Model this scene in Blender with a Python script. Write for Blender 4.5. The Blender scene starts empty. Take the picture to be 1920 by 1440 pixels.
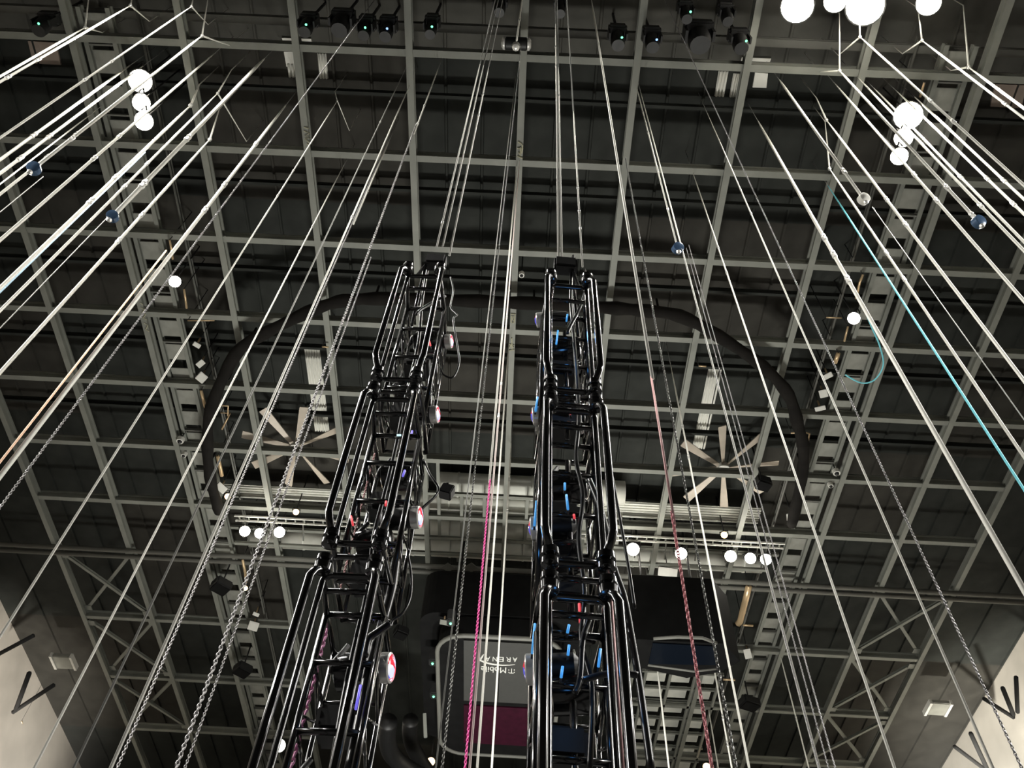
import bpy, bmesh, math, random
from mathutils import Vector, Matrix
random.seed(7)
C = bpy.context.scene.collection
S = bpy.context.scene

# ------------------------------------------------------------------ camera
F_PX, YAW, PITCH, ROLL = 1609.1, -0.0195463, 0.9402093, 0.0648332
CAM = Vector((0, 0, 1.6))
H = 30.0                                     # roof steel above the camera
ZR = CAM.z + H
_fwd = Vector((math.sin(YAW)*math.cos(PITCH), math.cos(YAW)*math.cos(PITCH), math.sin(PITCH)))
_rt = Vector((math.cos(YAW), -math.sin(YAW), 0))
_up = _rt.cross(_fwd)
RT = math.cos(ROLL)*_rt + math.sin(ROLL)*_up
UP = -math.sin(ROLL)*_rt + math.cos(ROLL)*_up
cd = bpy.data.cameras.new('camera')
cam = bpy.data.objects.new('camera', cd); C.objects.link(cam)
cd.sensor_width = 36; cd.lens = F_PX/1920*36; cd.clip_end = 400; cd.clip_start = 0.05
m = Matrix((RT, UP, -_fwd)).transposed().to_4x4(); m.translation = CAM
cam.matrix_world = m
S.camera = cam

# ------------------------------------------------------------------ world, lights, exposure
w = bpy.data.worlds.new('world'); S.world = w; w.use_nodes = True
w.node_tree.nodes['Background'].inputs[0].default_value = (.9, .95, 1, 1)
w.node_tree.nodes['Background'].inputs[1].default_value = 0.02
S.view_settings.view_transform = 'Standard'; S.view_settings.look = 'None'
S.view_settings.exposure = 0; S.view_settings.gamma = 1
S.view_settings.use_curve_mapping = False

ZD = CAM.z+1.075*H+.04                       # underside of the roof deck
def hang(root, z0, r=.03, dx=0, dy=0, mt='blackm', top=None):
    X = (root.location.x+dx)/H
    if top is None and (-.525 < X < -.484 or .452 < X < .49) and root.location.y > .3*H: top = CAM.z+1.012*H+.22
    zt = (ZD if top is None else top)-root.location.z
    return tube('hanger', [(dx, dy, z0), (dx, dy, zt)], r, mt, root, 6)
def light(name, kind, loc, power, color=(1, 1, 1), target=None, size=1.0, spot=60, blend=.6):
    l = bpy.data.lights.new(name, kind); o = bpy.data.objects.new(name, l); C.objects.link(o)
    o.location = loc; l.energy = power; l.color = color
    if kind == 'AREA': l.shape = 'DISK'; l.size = size
    else: l.shadow_soft_size = size
    if kind == 'SPOT': l.spot_size = math.radians(spot); l.spot_blend = blend
    if target is not None:
        o.rotation_euler = (Vector(target)-Vector(loc)).to_track_quat('-Z', 'Y').to_euler()
    return o
light('added_roof_fill', 'SPOT', (-2.5, 31, 1), 17500, (1, .99, .92), (-1, 28, 30), 1.5, 95, 1)  # added unseen spots at floor level, lighting the roof from below
light('added_roof_fill', 'SPOT', (2.5, 31, 1), 17500, (1, .99, .92), (1, 28, 30), 1.5, 95, 1)
for sx in (-1, 1):
    light('added_roof_fill', 'AREA', (sx*13, 24, 1.0), 500, (1, .98, .92), (sx*9, 22, 30), 3)  # added unseen floor fill for the outer roof bays
    light('added_cable_fill', 'SPOT', (sx*25, 0, 20), 24000, (1, .98, .93), (0, 17, 11.5), .6, 62, .6)  # added unseen side spots that whiten the cables
    o = light('added_rim_fill', 'AREA', (sx*15.5, 12, 21), 1500, (1, .98, .93), (0, 5, 7), 3)  # added unseen panels for bright edge lines on the tower tubes
    o.data.shape = 'RECTANGLE'; o.data.size = 3; o.data.size_y = 14; o.data.spread = math.radians(110)
    light('roof_flood_glow', 'SPOT', (sx*13.3, 9.0, 29.6), 5200, (1, .97, .90), (sx*12.5, 9.6, 20), .4, 165, .5)
light('roof_flood_glow', 'SPOT', (9.8, 5.0, 29.6), 6000, (1, .97, .90), (10.5, 7, 20), .5, 165, .5)
light('roof_flood_glow', 'SPOT', (-9.8, 4.0, 29.6), 6000, (1, .97, .90), (-10.5, 7, 20), .5, 165, .5)
light('roof_flood_glow', 'POINT', (9.8, 5.6, 28.6), 400, (1, .95, .84), size=.5)
for x_ in (-.42, .2, .38):
    light('lamp_row_glow', 'POINT', (x_*29, 1.045*29, 1.6+.945*30), 190, (1, .95, .85), size=.3)
light('added_wall_fill', 'SPOT', (-19.5, 46, 12), 48000, (1, .94, .84), (-30, 47.5, 23), .4, 62, .7)  # added unseen spots, one per side, that brighten the side walls
light('added_wall_fill', 'SPOT', (18.5, 44, 12), 105000, (1, .95, .83), (29, 46, 23.5), .4, 64, .7)

# ------------------------------------------------------------------ projection helpers (photo pixel -> place at a known height)
def ray(px, py):
    return (px-960)/F_PX*RT - (py-720)/F_PX*UP + _fwd
def P(px, py, h=1.0):
    d = ray(px, py); return CAM + d*(h*H/d.z)
def G(x, y, h=1.0):                          # roof grid units -> world
    return Vector((x*H, y*H, CAM.z+h*H))
def tan_el(px, py):
    d = ray(px, py); return d.z/math.hypot(d.x, d.y)
def az(px, py):
    d = ray(px, py); return d.x/d.y

# ------------------------------------------------------------------ materials
def mat(name, col, rough=.6, metal=0, spec=.5, emit=0, ecol=None, noise=0, scale=6, bump=0):
    m = bpy.data.materials.new(name); m.use_nodes = True
    nt = m.node_tree; b = nt.nodes['Principled BSDF']
    if rough >= .7: spec = .12
    b.inputs['Base Color'].default_value = (*col, 1)
    b.inputs['Roughness'].default_value = rough; b.inputs['Metallic'].default_value = metal
    b.inputs['Specular IOR Level'].default_value = spec
    if emit:
        b.inputs['Emission Color'].default_value = (*(ecol or col), 1); b.inputs['Emission Strength'].default_value = emit
    if noise or bump:
        tc = nt.nodes.new('ShaderNodeTexCoord'); n = nt.nodes.new('ShaderNodeTexNoise')
        n.inputs['Scale'].default_value = scale; n.inputs['Detail'].default_value = 5
        nt.links.new(tc.outputs['Object'], n.inputs['Vector'])
        if noise:
            r = nt.nodes.new('ShaderNodeValToRGB')
            r.color_ramp.elements[0].position = .3; r.color_ramp.elements[1].position = .7
            r.color_ramp.elements[0].color = (*[c*(1-noise) for c in col], 1)
            r.color_ramp.elements[1].color = (*[min(1, c*(1+noise)) for c in col], 1)
            nt.links.new(n.outputs['Fac'], r.inputs['Fac']); nt.links.new(r.outputs['Color'], b.inputs['Base Color'])
        if bump:
            bp = nt.nodes.new('ShaderNodeBump'); bp.inputs['Strength'].default_value = bump
            nt.links.new(n.outputs['Fac'], bp.inputs['Height']); nt.links.new(bp.outputs['Normal'], b.inputs['Normal'])
    return m
M = {}
M['beam'] = mat('painted_grey_steel', (.19, .195, .17), .6, noise=.12, scale=1.2)
M['beam2'] = mat('painted_grey_steel_dark', (.13, .13, .115), .6, noise=.12, scale=1.2)
M['deckA'] = mat('dark_roof_deck_green', (.027, .029, .026), .75, noise=.25, scale=.8)
M['deckB'] = mat('dark_roof_deck_brown', (.037, .035, .030), .75, noise=.25, scale=.8)
M['deckC'] = mat('grey_roof_deck', (.085, .083, .073), .75, noise=.2, scale=.8)
M['dark'] = mat('black_void_fabric', (.005, .005, .005), .9, noise=.3, scale=2)
M['ringm'] = mat('dark_brown_drape', (.009, .008, .007), .9, noise=.3, scale=2)
M['wall'] = mat('warm_pale_wall_panel', (.5, .46, .40), .8, noise=.18, scale=.35)
M['walld'] = mat('dark_wall', (.03, .03, .03), .9, noise=.3, scale=.5)
M['floor'] = mat('concrete_floor', (.12, .12, .12), .8, noise=.2, scale=1)
M['cable'] = mat('bright_steel_wire', (.84, .83, .76), .38, 0)
M['cabledim'] = mat('grey_steel_wire', (.30, .30, .28), .5, .3)
M['shackle'] = mat('polished_shackle', (.95, .94, .9), .25, .5)
M['chain'] = mat('dark_chain_steel', (.16, .16, .15), .3, .6)
M['chainl'] = mat('grey_chain_steel', (.27, .26, .26), .35, .4)
M['pink'] = mat('pink_chain', (.80, .28, .55), .4, 0)
M['magenta'] = mat('magenta_chain', (.85, .07, .38), .4)
M['rose2'] = mat('whitish_pink_rope', (.84, .72, .68), .6)
M['rose'] = mat('pale_pink_rope', (.75, .42, .42), .6)
M['red'] = mat('red_chain', (.66, .23, .26), .4, .1)
M['cyan'] = mat('cyan_rope', (.18, .62, .72), .6)
M['blue'] = mat('pale_blue_rope', (.45, .65, .80), .6)
M['cellblue'] = mat('navy_blue_cell', (.05, .09, .16), .2, .2)
M['orange'] = mat('orange_rope', (.88, .58, .40), .6)
M['black'] = mat('gloss_black_paint', (.006, .006, .006), .16, 0, .8)
M['blackm'] = mat('matt_black_housing', (.010, .010, .010), .5, noise=.3, scale=5)
M['rubber'] = mat('black_rubber_cable', (.008, .008, .008), .3, 0, .5)
M['pale'] = mat('pale_painted_metal', (.66, .65, .60), .5, noise=.06, scale=3)
M['corr'] = mat('pale_corrugated_sheet', (.78, .77, .70), .5, noise=.05, scale=3)
M['duct'] = mat('galvanised_duct', (.62, .62, .56), .55, 0, noise=.1, scale=1.5)
M['plate'] = mat('grey_catwalk_plate', (.24, .24, .21), .6, noise=.15, scale=2)
M['blade'] = mat('beige_fan_blade', (.46, .40, .33), .45, .1, noise=.1, scale=2)
M['brass'] = mat('warm_conduit', (.60, .44, .26), .35, .5)
M['tan'] = mat('tan_acoustic_board', (.30, .24, .20), .9, noise=.12, scale=2)
M['screeng'] = mat('grey_led_board', (.038, .038, .035), .6, noise=.08, scale=6)
M['maroon'] = mat('maroon_led_board', (.026, .003, .010), .75, noise=.2, scale=3)
M['navy'] = mat('navy_screen_glass', (.003, .005, .009), .3, 0, .2)
M['white'] = mat('white_print', (.62, .62, .58), .6)
M['chalk'] = mat('pale_chalk', (.42, .41, .30), .9)
M['lamp'] = mat('lit_flood_lens', (1, .95, .82), .4, emit=45, ecol=(1, .93, .78))
M['warm'] = mat('warm_lit_bulb', (1, .7, .35), .4, emit=7, ecol=(1, .62, .28))
M['ledg'] = mat('green_led', (.2, 1, .5), .4, emit=2.0, ecol=(.2, 1, .5))
M['ledb'] = mat('blue_led', (.2, .4, 1), .4, emit=1.6, ecol=(.3, .5, 1))
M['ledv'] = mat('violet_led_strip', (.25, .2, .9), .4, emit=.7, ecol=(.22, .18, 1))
M['glintc'] = mat('sky_blue_glint', (.1, .45, .9), .4, emit=.55, ecol=(.08, .42, 1))  # blue glints on the right tower, put in as glowing colour
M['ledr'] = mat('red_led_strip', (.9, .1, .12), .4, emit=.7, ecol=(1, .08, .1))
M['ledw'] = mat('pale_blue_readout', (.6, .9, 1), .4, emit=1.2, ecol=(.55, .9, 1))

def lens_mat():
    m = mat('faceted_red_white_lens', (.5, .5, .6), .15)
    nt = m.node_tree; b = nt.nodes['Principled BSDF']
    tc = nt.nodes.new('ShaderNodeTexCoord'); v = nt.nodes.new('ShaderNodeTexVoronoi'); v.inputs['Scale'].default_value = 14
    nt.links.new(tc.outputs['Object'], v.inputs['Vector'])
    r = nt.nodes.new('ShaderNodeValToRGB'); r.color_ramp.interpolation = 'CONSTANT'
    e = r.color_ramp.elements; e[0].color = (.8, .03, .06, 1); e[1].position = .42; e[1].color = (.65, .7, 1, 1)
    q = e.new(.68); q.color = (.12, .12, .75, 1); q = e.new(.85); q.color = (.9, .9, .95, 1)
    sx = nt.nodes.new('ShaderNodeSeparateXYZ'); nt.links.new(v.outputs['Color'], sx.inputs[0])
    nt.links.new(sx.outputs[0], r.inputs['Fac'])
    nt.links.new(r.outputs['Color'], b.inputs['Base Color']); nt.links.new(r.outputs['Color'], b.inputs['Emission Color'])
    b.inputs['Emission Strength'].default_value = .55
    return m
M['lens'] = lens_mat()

# ------------------------------------------------------------------ object helpers
def mesh_obj(name, verts, faces, mt, parent=None, smooth=False):
    me = bpy.data.meshes.new(name); me.from_pydata([tuple(v) for v in verts], [], faces)
    if smooth: me.polygons.foreach_set('use_smooth', [True]*len(me.polygons))
    me.materials.append(M[mt] if isinstance(mt, str) else mt)
    o = bpy.data.objects.new(name, me); C.objects.link(o)
    if parent is not None: o.parent = parent
    return o
def tag(o, label=None, cat=None, group=None, kind=None):
    if label: o['label'] = label
    if cat: o['category'] = cat
    if group: o['group'] = group
    if kind: o['kind'] = kind
    return o
def empty(name, loc, label=None, cat=None, group=None, rz=0):
    o = bpy.data.objects.new(name, None); C.objects.link(o); o.location = loc; o.rotation_euler.z = rz
    o.empty_display_size = .2
    return tag(o, label, cat, group)
def frame(d):
    d = Vector(d).normalized()
    a = Vector((0, 0, 1)) if abs(d.z) < .9 else Vector((1, 0, 0))
    u = d.cross(a).normalized(); return u, d.cross(u).normalized()
def tube_geo(pts, r, n=8, closed=False, caps=True):
    pts = [Vector(p) for p in pts]; k = len(pts); V = []; Fc = []
    rs = r if isinstance(r, (list, tuple)) else [r]*k
    def tan(i):
        if closed: return (pts[(i+1) % k]-pts[i-1]).normalized()
        return (pts[min(i+1, k-1)]-pts[max(i-1, 0)]).normalized()
    u, v = frame(tan(0))
    for i in range(k):
        t = tan(i)
        u = (u - t*u.dot(t)).normalized(); v = t.cross(u)
        for j in range(n):
            a = 2*math.pi*j/n
            V.append(pts[i]+(u*math.cos(a)+v*math.sin(a))*rs[i])
    for i in range(k if closed else k-1):
        a, b = i*n, ((i+1) % k)*n
        for j in range(n):
            j2 = (j+1) % n; Fc.append((a+j, a+j2, b+j2, b+j))
    if caps and not closed:
        Fc.append(tuple(range(n-1, -1, -1))); Fc.append(tuple((k-1)*n+j for j in range(n)))
    return V, Fc
def tube(name, pts, r, mt, parent=None, n=8, closed=False):
    V, Fc = tube_geo(pts, r, n, closed)
    return mesh_obj(name, V, Fc, mt, parent, smooth=n >= 6)
def box_geo(c, s, R=None):
    c = Vector(c); V = []
    for x in (-.5, .5):
        for y in (-.5, .5):
            for z in (-.5, .5):
                p = Vector((x*s[0], y*s[1], z*s[2]))
                V.append(c+(R @ p if R is not None else p))
    return V, [(0, 1, 3, 2), (4, 6, 7, 5), (0, 4, 5, 1), (2, 3, 7, 6), (0, 2, 6, 4), (1, 5, 7, 3)]
def box(name, c, s, mt, parent=None, R=None):
    V, Fc = box_geo(c, s, R); return mesh_obj(name, V, Fc, mt, parent)
def rbox(name, c, s, mt, parent=None, R=None, b=.15):
    """box with bevelled edges"""
    bm = bmesh.new(); bmesh.ops.create_cube(bm, size=1)
    bmesh.ops.scale(bm, vec=Vector(s), verts=bm.verts)
    bmesh.ops.bevel(bm, geom=bm.edges[:], offset=min(s)*b, segments=2, affect='EDGES')
    if R is not None: bmesh.ops.transform(bm, matrix=R.to_4x4(), verts=bm.verts)
    bmesh.ops.translate(bm, vec=Vector(c), verts=bm.verts)
    me = bpy.data.meshes.new(name); bm.to_mesh(me); bm.free()
    me.materials.append(M[mt]); o = bpy.data.objects.new(name, me); C.objects.link(o)
    if parent is not None: o.parent = parent
    return o
def lathe(name, prof, c, axis, mt, parent=None, n=16):
    """profile of (along, radius) about axis through c"""
    c = Vector(c); axis = Vector(axis).normalized(); u, v = frame(axis); V = []; Fc = []
    for (a, r) in prof:
        for j in range(n):
            t = 2*math.pi*j/n; V.append(c+axis*a+(u*math.cos(t)+v*math.sin(t))*r)
    for i in range(len(prof)-1):
        for j in range(n):
            j2 = (j+1) % n; Fc.append((i*n+j, i*n+j2, (i+1)*n+j2, (i+1)*n+j))
    Fc.append(tuple(range(n-1, -1, -1))); Fc.append(tuple((len(prof)-1)*n+j for j in range(n)))
    o = mesh_obj(name, V, Fc, mt, parent, smooth=True)
    try:
        o.data.set_sharp_from_angle(angle=math.radians(40))
    except Exception: pass
    return o
def copy_of(o, name=None, parent=None):
    c = o.copy(); C.objects.link(c)
    if parent is not None: c.parent = parent
    return c

# ================================================================== THE SETTING
X0 = -.0165
LX = [-.789, -.660, -.5305, -.402, -.274, -.1455, -.0165, .112, .2355, .365, .500, .627, .753]
CY = [.274, .398, .5195, .641, .7625, .885, 1.008, 1.312, 1.494, 1.675]
WL, WR = -1.005*H, .973*H
YB, YF = 2.25*H, -.5*H
ZT = CAM.z + 1.16*H
fl = box('floor', ((WL+WR)/2, (YB+YF)/2, -.15), (WR-WL+2, YB-YF+2, .3), 'floor'); tag(fl, kind='structure')
def wall(name, c, s, mt): return tag(box(name, c, s, mt), kind='structure')
wall('wall_left', (WL-.25, (YB+YF)/2, ZT/2), (.5, YB-YF, ZT), 'wall')
wall('wall_right', (WR+.25, (YB+YF)/2, ZT/2), (.5, YB-YF, ZT), 'wall')
wall('wall_back', ((WL+WR)/2, YB+.25, ZT/2), (WR-WL, .5, ZT), 'walld')
wall('wall_front', ((WL+WR)/2, YF-.25, ZT/2), (WR-WL, .5, ZT), 'walld')
ceil = tag(box('ceiling', ((WL+WR)/2, (YB+YF)/2, ZT+.2), (WR-WL+2, YB-YF+2, .4), 'deckA'), kind='structure')

# roof deck: sheets with folded edges, three across each bay
HD = 1.075
def deck_sheet(mt, wd, ln):
    prof = [(-wd/2, .10), (-wd/2, 0), (wd/2-.14, 0), (wd/2-.10, -.09), (wd/2-.03, -.09), (wd/2, 0), (wd/2, .10)]
    V = []; n = len(prof)
    for y in (-ln/2, ln/2):
        for x, z in prof: V.append((x, y, z))
    Fc = [(i, i+1, n+i+1, n+i) for i in range(n-1)]+[tuple(range(n-1, -1, -1)), tuple(range(n, 2*n))]
    return V, Fc
edges_x = [-.934]+LX+[.904]
rows_y = [.10, .274, .46, .641, .824, 1.008, 1.312, 1.675, 2.2]
protos = {}
for j in range(len(rows_y)-1):
    y0, y1 = rows_y[j], rows_y[j+1]
    for i in range(len(edges_x)-1):
        x0, x1 = edges_x[i], edges_x[i+1]; k = 3 if 0 < i < len(edges_x)-2 else 2
        if j == 0: mt = 'deckC'
        else: mt = 'deckB' if (j+(i//2)) % 3 == 0 else 'deckA'
        wd, ln = (x1-x0)*HD*H/k, (y1-y0)*HD*H
        for q in range(k):
            key = (round(wd, 2), round(ln, 2), mt)
            loc = ((x0+(q+.5)*(x1-x0)/k)*HD*H, (y0+y1)/2*HD*H, CAM.z+HD*H)
            if key not in protos:
                V, Fc = deck_sheet(mt, wd, ln); o = mesh_obj('roof_panel', V, Fc, mt, ceil); protos[key] = o
            else: o = copy_of(protos[key], parent=ceil)
            o.location = loc

# ================================================================== ROOF STEEL
def ibeam(name, a, b, wd, dp, mt, parent=None):
    a, b = Vector(a), Vector(b); t = .18*dp; w2 = wd/2; s = .12*wd
    prof = [(-w2, 0), (w2, 0), (w2, t), (s, t), (s, dp-t), (w2, dp-t), (w2, dp), (-w2, dp), (-w2, dp-t), (-s, dp-t), (-s, t), (-w2, t)]
    d = (b-a).normalized(); side = d.cross(Vector((0, 0, 1))).normalized(); up = side.cross(d)
    V = [p+side*x+up*z for p in (a, b) for x, z in prof]; n = 12
    Fc = [(i, (i+1) % n, n+(i+1) % n, n+i) for i in range(n)]+[tuple(range(n-1, -1, -1)), tuple(range(n, 2*n))]
    return mesh_obj(name, V, Fc, mt, parent)
ORD = ['first', 'second', 'third', 'fourth', 'fifth', 'sixth', 'seventh', 'eighth', 'ninth', 'tenth', 'eleventh', 'twelfth', 'thirteenth']
BW = .0080*H
for i, x in enumerate(LX):
    y1 = 1.135 if i in (4, 5, 6, 7) else 1.74 if i == 8 else 1.95
    o = ibeam('roof_beam', G(x, .06)-Vector((0, 0, .06)), G(x, y1)-Vector((0, 0, .06)), BW, .4, 'beam')
    tag(o, 'grey steel roof beam running away from the viewer, %s from the left side' % ORD[i], 'beam', 'long roof beams')
for i, y in enumerate(CY):
    segs = [(-.789, .753)]
    if y > 1.2: segs = [(-.789, -.402), (.2355, .753)]
    for k, (xa, xb) in enumerate(segs):
        o = ibeam('cross_beam', G(xa-(.10 if y < .8 else 0), y), G(xb+(.10 if y < .8 else 0), y), BW, .42, 'beam')
        if len(segs) == 1: lab = 'grey steel beam crossing the roof from side to side, %s row from the top' % ORD[i]
        else: lab = 'thin grey steel cross beam of the dark %s side bay, %s row below the double pipe' % (('left', 'right')[k], ORD[i-7])
        tag(o, lab, 'beam', 'cross roof beams')
# slim purlins up at the deck
for i, (a, b) in enumerate([(.322, 'first'), (.44, 'second'), (.563, 'third'), (.685, 'fourth'), (.806, 'fifth')]):
    y = a*1.05
    o = ibeam('roof_purlin', (-.9*H, y*H, CAM.z+1.05*H), (.87*H, y*H, CAM.z+1.05*H), .12, .3, 'deckA')
    tag(o, 'slim dark roof purlin under the deck, %s gap between cross beams from the top' % b, 'beam', 'roof purlins')
o = ibeam('upper_cross_beam', G(-.9, .246*1.03, 1.03), G(.87, .246*1.03, 1.03), .26, .3, 'beam2')
tag(o, 'dull dark grey cross beam behind the row of black stage lamps at the top', 'beam')
# double pipe across the middle
pp = empty('double_pipe', G(X0, 1.1285), 'long dark double pipe crossing the whole roof below the bright lamp row', 'pipe')
for dy, nm in ((-.009, 'pipe'), (.006, 'pipe')):
    o = tube(nm, [(-.92*H, 0, 0), (.89*H, 0, 0)], .0042*H, 'beam2', pp, 10)
    o.location = (-X0*H, dy*H, -.15)
# X braces in the outer bays
def brace(a, b, lab, grp):
    d = (b-a).normalized(); a = a+d*.2; b = b-d*.2
    o = ibeam('diagonal_brace', a, b, .0055*H, .16, 'beam'); tag(o, lab, 'brace', grp)
    for p in (a, b):
        g = box('gusset_plate', p+(b-a)*(.04 if p is a else -.04)+Vector((0, 0, -.02)), (.38, .38, .04), 'beam', o)
rw = [1.1285, 1.312, 1.494, 1.675]
for side, (xa, xb) in (('left', (LX[0], LX[1])), ('right', (LX[12], LX[11]))):
    for k in range(3):
        a1, b1 = G(xa, rw[k]+.006), G(xb, rw[k+1]-.006); a2, b2 = G(xb, rw[k]+.006), G(xa, rw[k+1]-.006)
        z = Vector((0, 0, .05))
        brace(a1+z, b1+z, 'grey diagonal strut slanting inward going down, %s crossed bay at the %s edge' % (ORD[k], side), 'roof edge braces')
        z = Vector((0, 0, .26))
        brace(a2+z, b2+z, 'grey diagonal strut slanting outward going down, %s crossed bay at the %s edge' % (ORD[k], side), 'roof edge braces')
# plates bolted over roof nodes at left and right, and chalk marks
def marks(name, strokes, lab, h=.9965, wd=.045):
    V = []; Fc = []
    root = None
    for st in strokes:
        pts = [P(x, y, h) for x, y in st]
        Vt, Ft = tube_geo(pts, wd/2, 4); n = len(V); V += Vt; Fc += [tuple(q+n for q in f) for f in Ft]
    o = mesh_obj(name, V, Fc, 'chalk'); return tag(o, lab, 'marking', kind=None)
mk = [
 ('chalk_mark', [[(957.5, 589), (967, 589.5)], [(959, 592), (958.5, 604), (962, 606)], [(962, 593), (961, 599), (964, 602), (963, 606)], [(965.5, 591), (964, 605)]], 'pale chalk scribble on the centre roof beam above the crossing by the left tower'),
 ('chalk_mark', [[(959.5, 634), (960, 655)], [(954.5, 653), (959, 645), (964, 648)], [(955, 645), (963, 652)], [(953.5, 657.5), (964.5, 656)]], 'pale chalk letter shape on the centre roof beam just below the crossing'),
 ('chalk_mark', [[(971.5, 266), (979, 271)], [(979.5, 272), (978, 288)], [(972, 286), (976, 290)], [(970, 278), (981, 279)], [(976, 276), (975.5, 292)], [(970, 293), (980, 297)]], 'yellowish chalk mark on the centre roof beam near the top of photo'),
 ('chalk_mark', [[(570, 239), (579, 241)], [(570, 246), (581, 250), (572, 255), (582, 259), (572, 261), (580, 267)], [(575, 269), (580, 273)]], 'faint chalk zigzag on the long roof beam at upper left'),
 ('chalk_mark', [[(263, 568), (268, 572)], [(264, 577), (271, 581), (266, 586), (273, 590), (268, 596), (275, 600)], [(270, 606), (277, 610), (273, 618), (280, 622)]], 'faint chalk zigzag on the long roof beam beside the left catwalk')]
for a in mk: marks(*a)

# ================================================================== CATWALKS
def catwalk(side, sx):
    xo, xi = (-.515, -.482) if sx < 0 else (.4815, .4495)
    lab = 'long grey %s catwalk with rows of floor plates between two rails' % side
    r = empty('catwalk', G((xo+xi)/2, .33), lab, 'catwalk', 'side catwalks')
    h = 1.012; o0 = G((xo+xi)/2, .33)
    def rel(x, y, z=0): return Vector((x*h*H, y*h*H, CAM.z+h*H+z))-o0
    for x in (xo, xi):
        a, b = rel(x, .24), rel(x, 1.86)
        ibeam('side_rail', a, b, .16, .3, 'beam', r)
    pw = abs(xi-xo)*h*H-.18; pl = None; y = .26; k = 0
    while y < 1.83:
        c = rel((xo+xi)/2, y, .16+.02*(k % 3))
        if pl is None:
            pl = rbox('floor_plate', (0, 0, 0), (pw, .80, .05), 'plate', r, b=.2); q = pl
        else: q = copy_of(pl, parent=r)
        q.location = c; y += .0406; k += 1
    bar = None; y = .2805
    while y < 1.83:
        c = rel((xo+xi)/2, y-.0203*0+.0, .10)
        if bar is None: bar = box('cross_bar', (0, 0, 0), (pw+.1, .06, .16), 'beam2', r); q = bar
        else: q = copy_of(bar, parent=r)
        q.location = c; y += .0812
    xh = xi+(.026 if sx < 0 else -.026)
    tube('handrail', [rel(xh, .24, .5), rel(xh, 1.86, .5)], .05, 'beam2', r)
    tube('handrail', [rel(xh+.004*sx, .24, 1.0), rel(xh+.004*sx, 1.86, 1.0)], .035, 'beam2', r)
    return r
catwalk('left', -1); catwalk('right', 1)

# second outer grid of grey ceiling boards at lower right
gr = empty('board_grid', G(.333, 1.56), 'grid of grey ceiling boards in square frames at lower right of the towers', 'ceiling grid')
g0 = G(.333, 1.56); pb = None
for i in range(4):
    x = .262+i*.047
    ibeam('grid_bar', G(x, 1.385)-g0, G(x, 1.86)-g0, .13, .16, 'beam', gr)
for j in range(10):
    y = 1.392+j*.05
    ibeam('grid_bar', G(.255, y)-g0+Vector((0, 0, .1)), G(.41, y)-g0+Vector((0, 0, .1)), .13, .16, 'beam', gr)
    if j < 9:
        for i in range(3):
            c = G(.2855+i*.047, y+.025)-g0+Vector((0, 0, .45))
            if pb is None: pb = rbox('ceiling_board', (0, 0, 0), (1.1, 1.05, .08), 'duct', gr, b=.2); q = pb
            else: q = copy_of(pb, parent=gr)
            q.location = c

# ================================================================== CROSS CATWALK AND DUCTS
def duct(y, r, xa, xb, h, lab, n=18, seams=8):
    o = empty('air_duct', G((xa+xb)/2, y, h), lab, 'duct', 'round air ducts')
    L = (xb-xa)*h*H; Y = (h-1)*H*0
    o.location = ((xa+xb)/2*h*H, y*h*H, CAM.z+h*H)
    tube('duct_shell', [(-L/2, 0, 0), (L/2, 0, 0)], r, 'duct', o, n)
    for k in range(seams):
        x = -L/2+L*(k+.5)/seams
        tube('duct_collar', [(x-.05, 0, 0), (x+.05, 0, 0)], r*1.05, 'duct', o, n)
        if k in (0, seams-1): hang(o, r*.9, .03, x, 0)
    return o
duct(.932, .020*H, -.122, .17, 1.042, 'fat round grey air duct directly below the sixth cross beam between the towers', seams=5)
duct(.974, .017*H, -.20, .17, 1.042, 'second round grey air duct from the top between the towers', seams=6)
duct(1.030, .017*H, -.20, .17, 1.042, 'third round grey air duct from the top between the towers', seams=6)
duct(1.078, .016*H, -.445, .415, 1.042, 'lowest and longest round grey air duct just above the double pipe', seams=14)
# ladder like frame under the ducts
fr = empty('duct_frame', G(X0, 1.0), 'grey steel frame of rails and posts carrying the round ducts', 'frame')
f0 = G(X0, 1.0)
for y, xa, xb in ((.955, -.145, .08), (1.056, -.475, .44), (1.094, -.475, .43)):
    ibeam('frame_rail', G(xa, y, 1.0)-f0, G(xb, y, 1.0)-f0, .17, .14, 'beam', fr)
for x, ya, yb in ((-.125, .885, 1.056), (-.088, .955, 1.056), (-.051, .955, 1.056), (.018, .955, 1.056), (.055, .885, 1.056), (.09, .955, 1.056)):
    ibeam('frame_post', G(x, ya, 1.003)-f0, G(x, yb, 1.003)-f0, .15, .12, 'beam', fr)
for x in (-.45, -.40, -.35, -.30, .15, .20, .25, .30, .35, .40):
    tube('frame_drop', [G(x, 1.028, 1.0)-f0, G(x, 1.062, .985)-f0], .035, 'beam2', fr)
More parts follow.
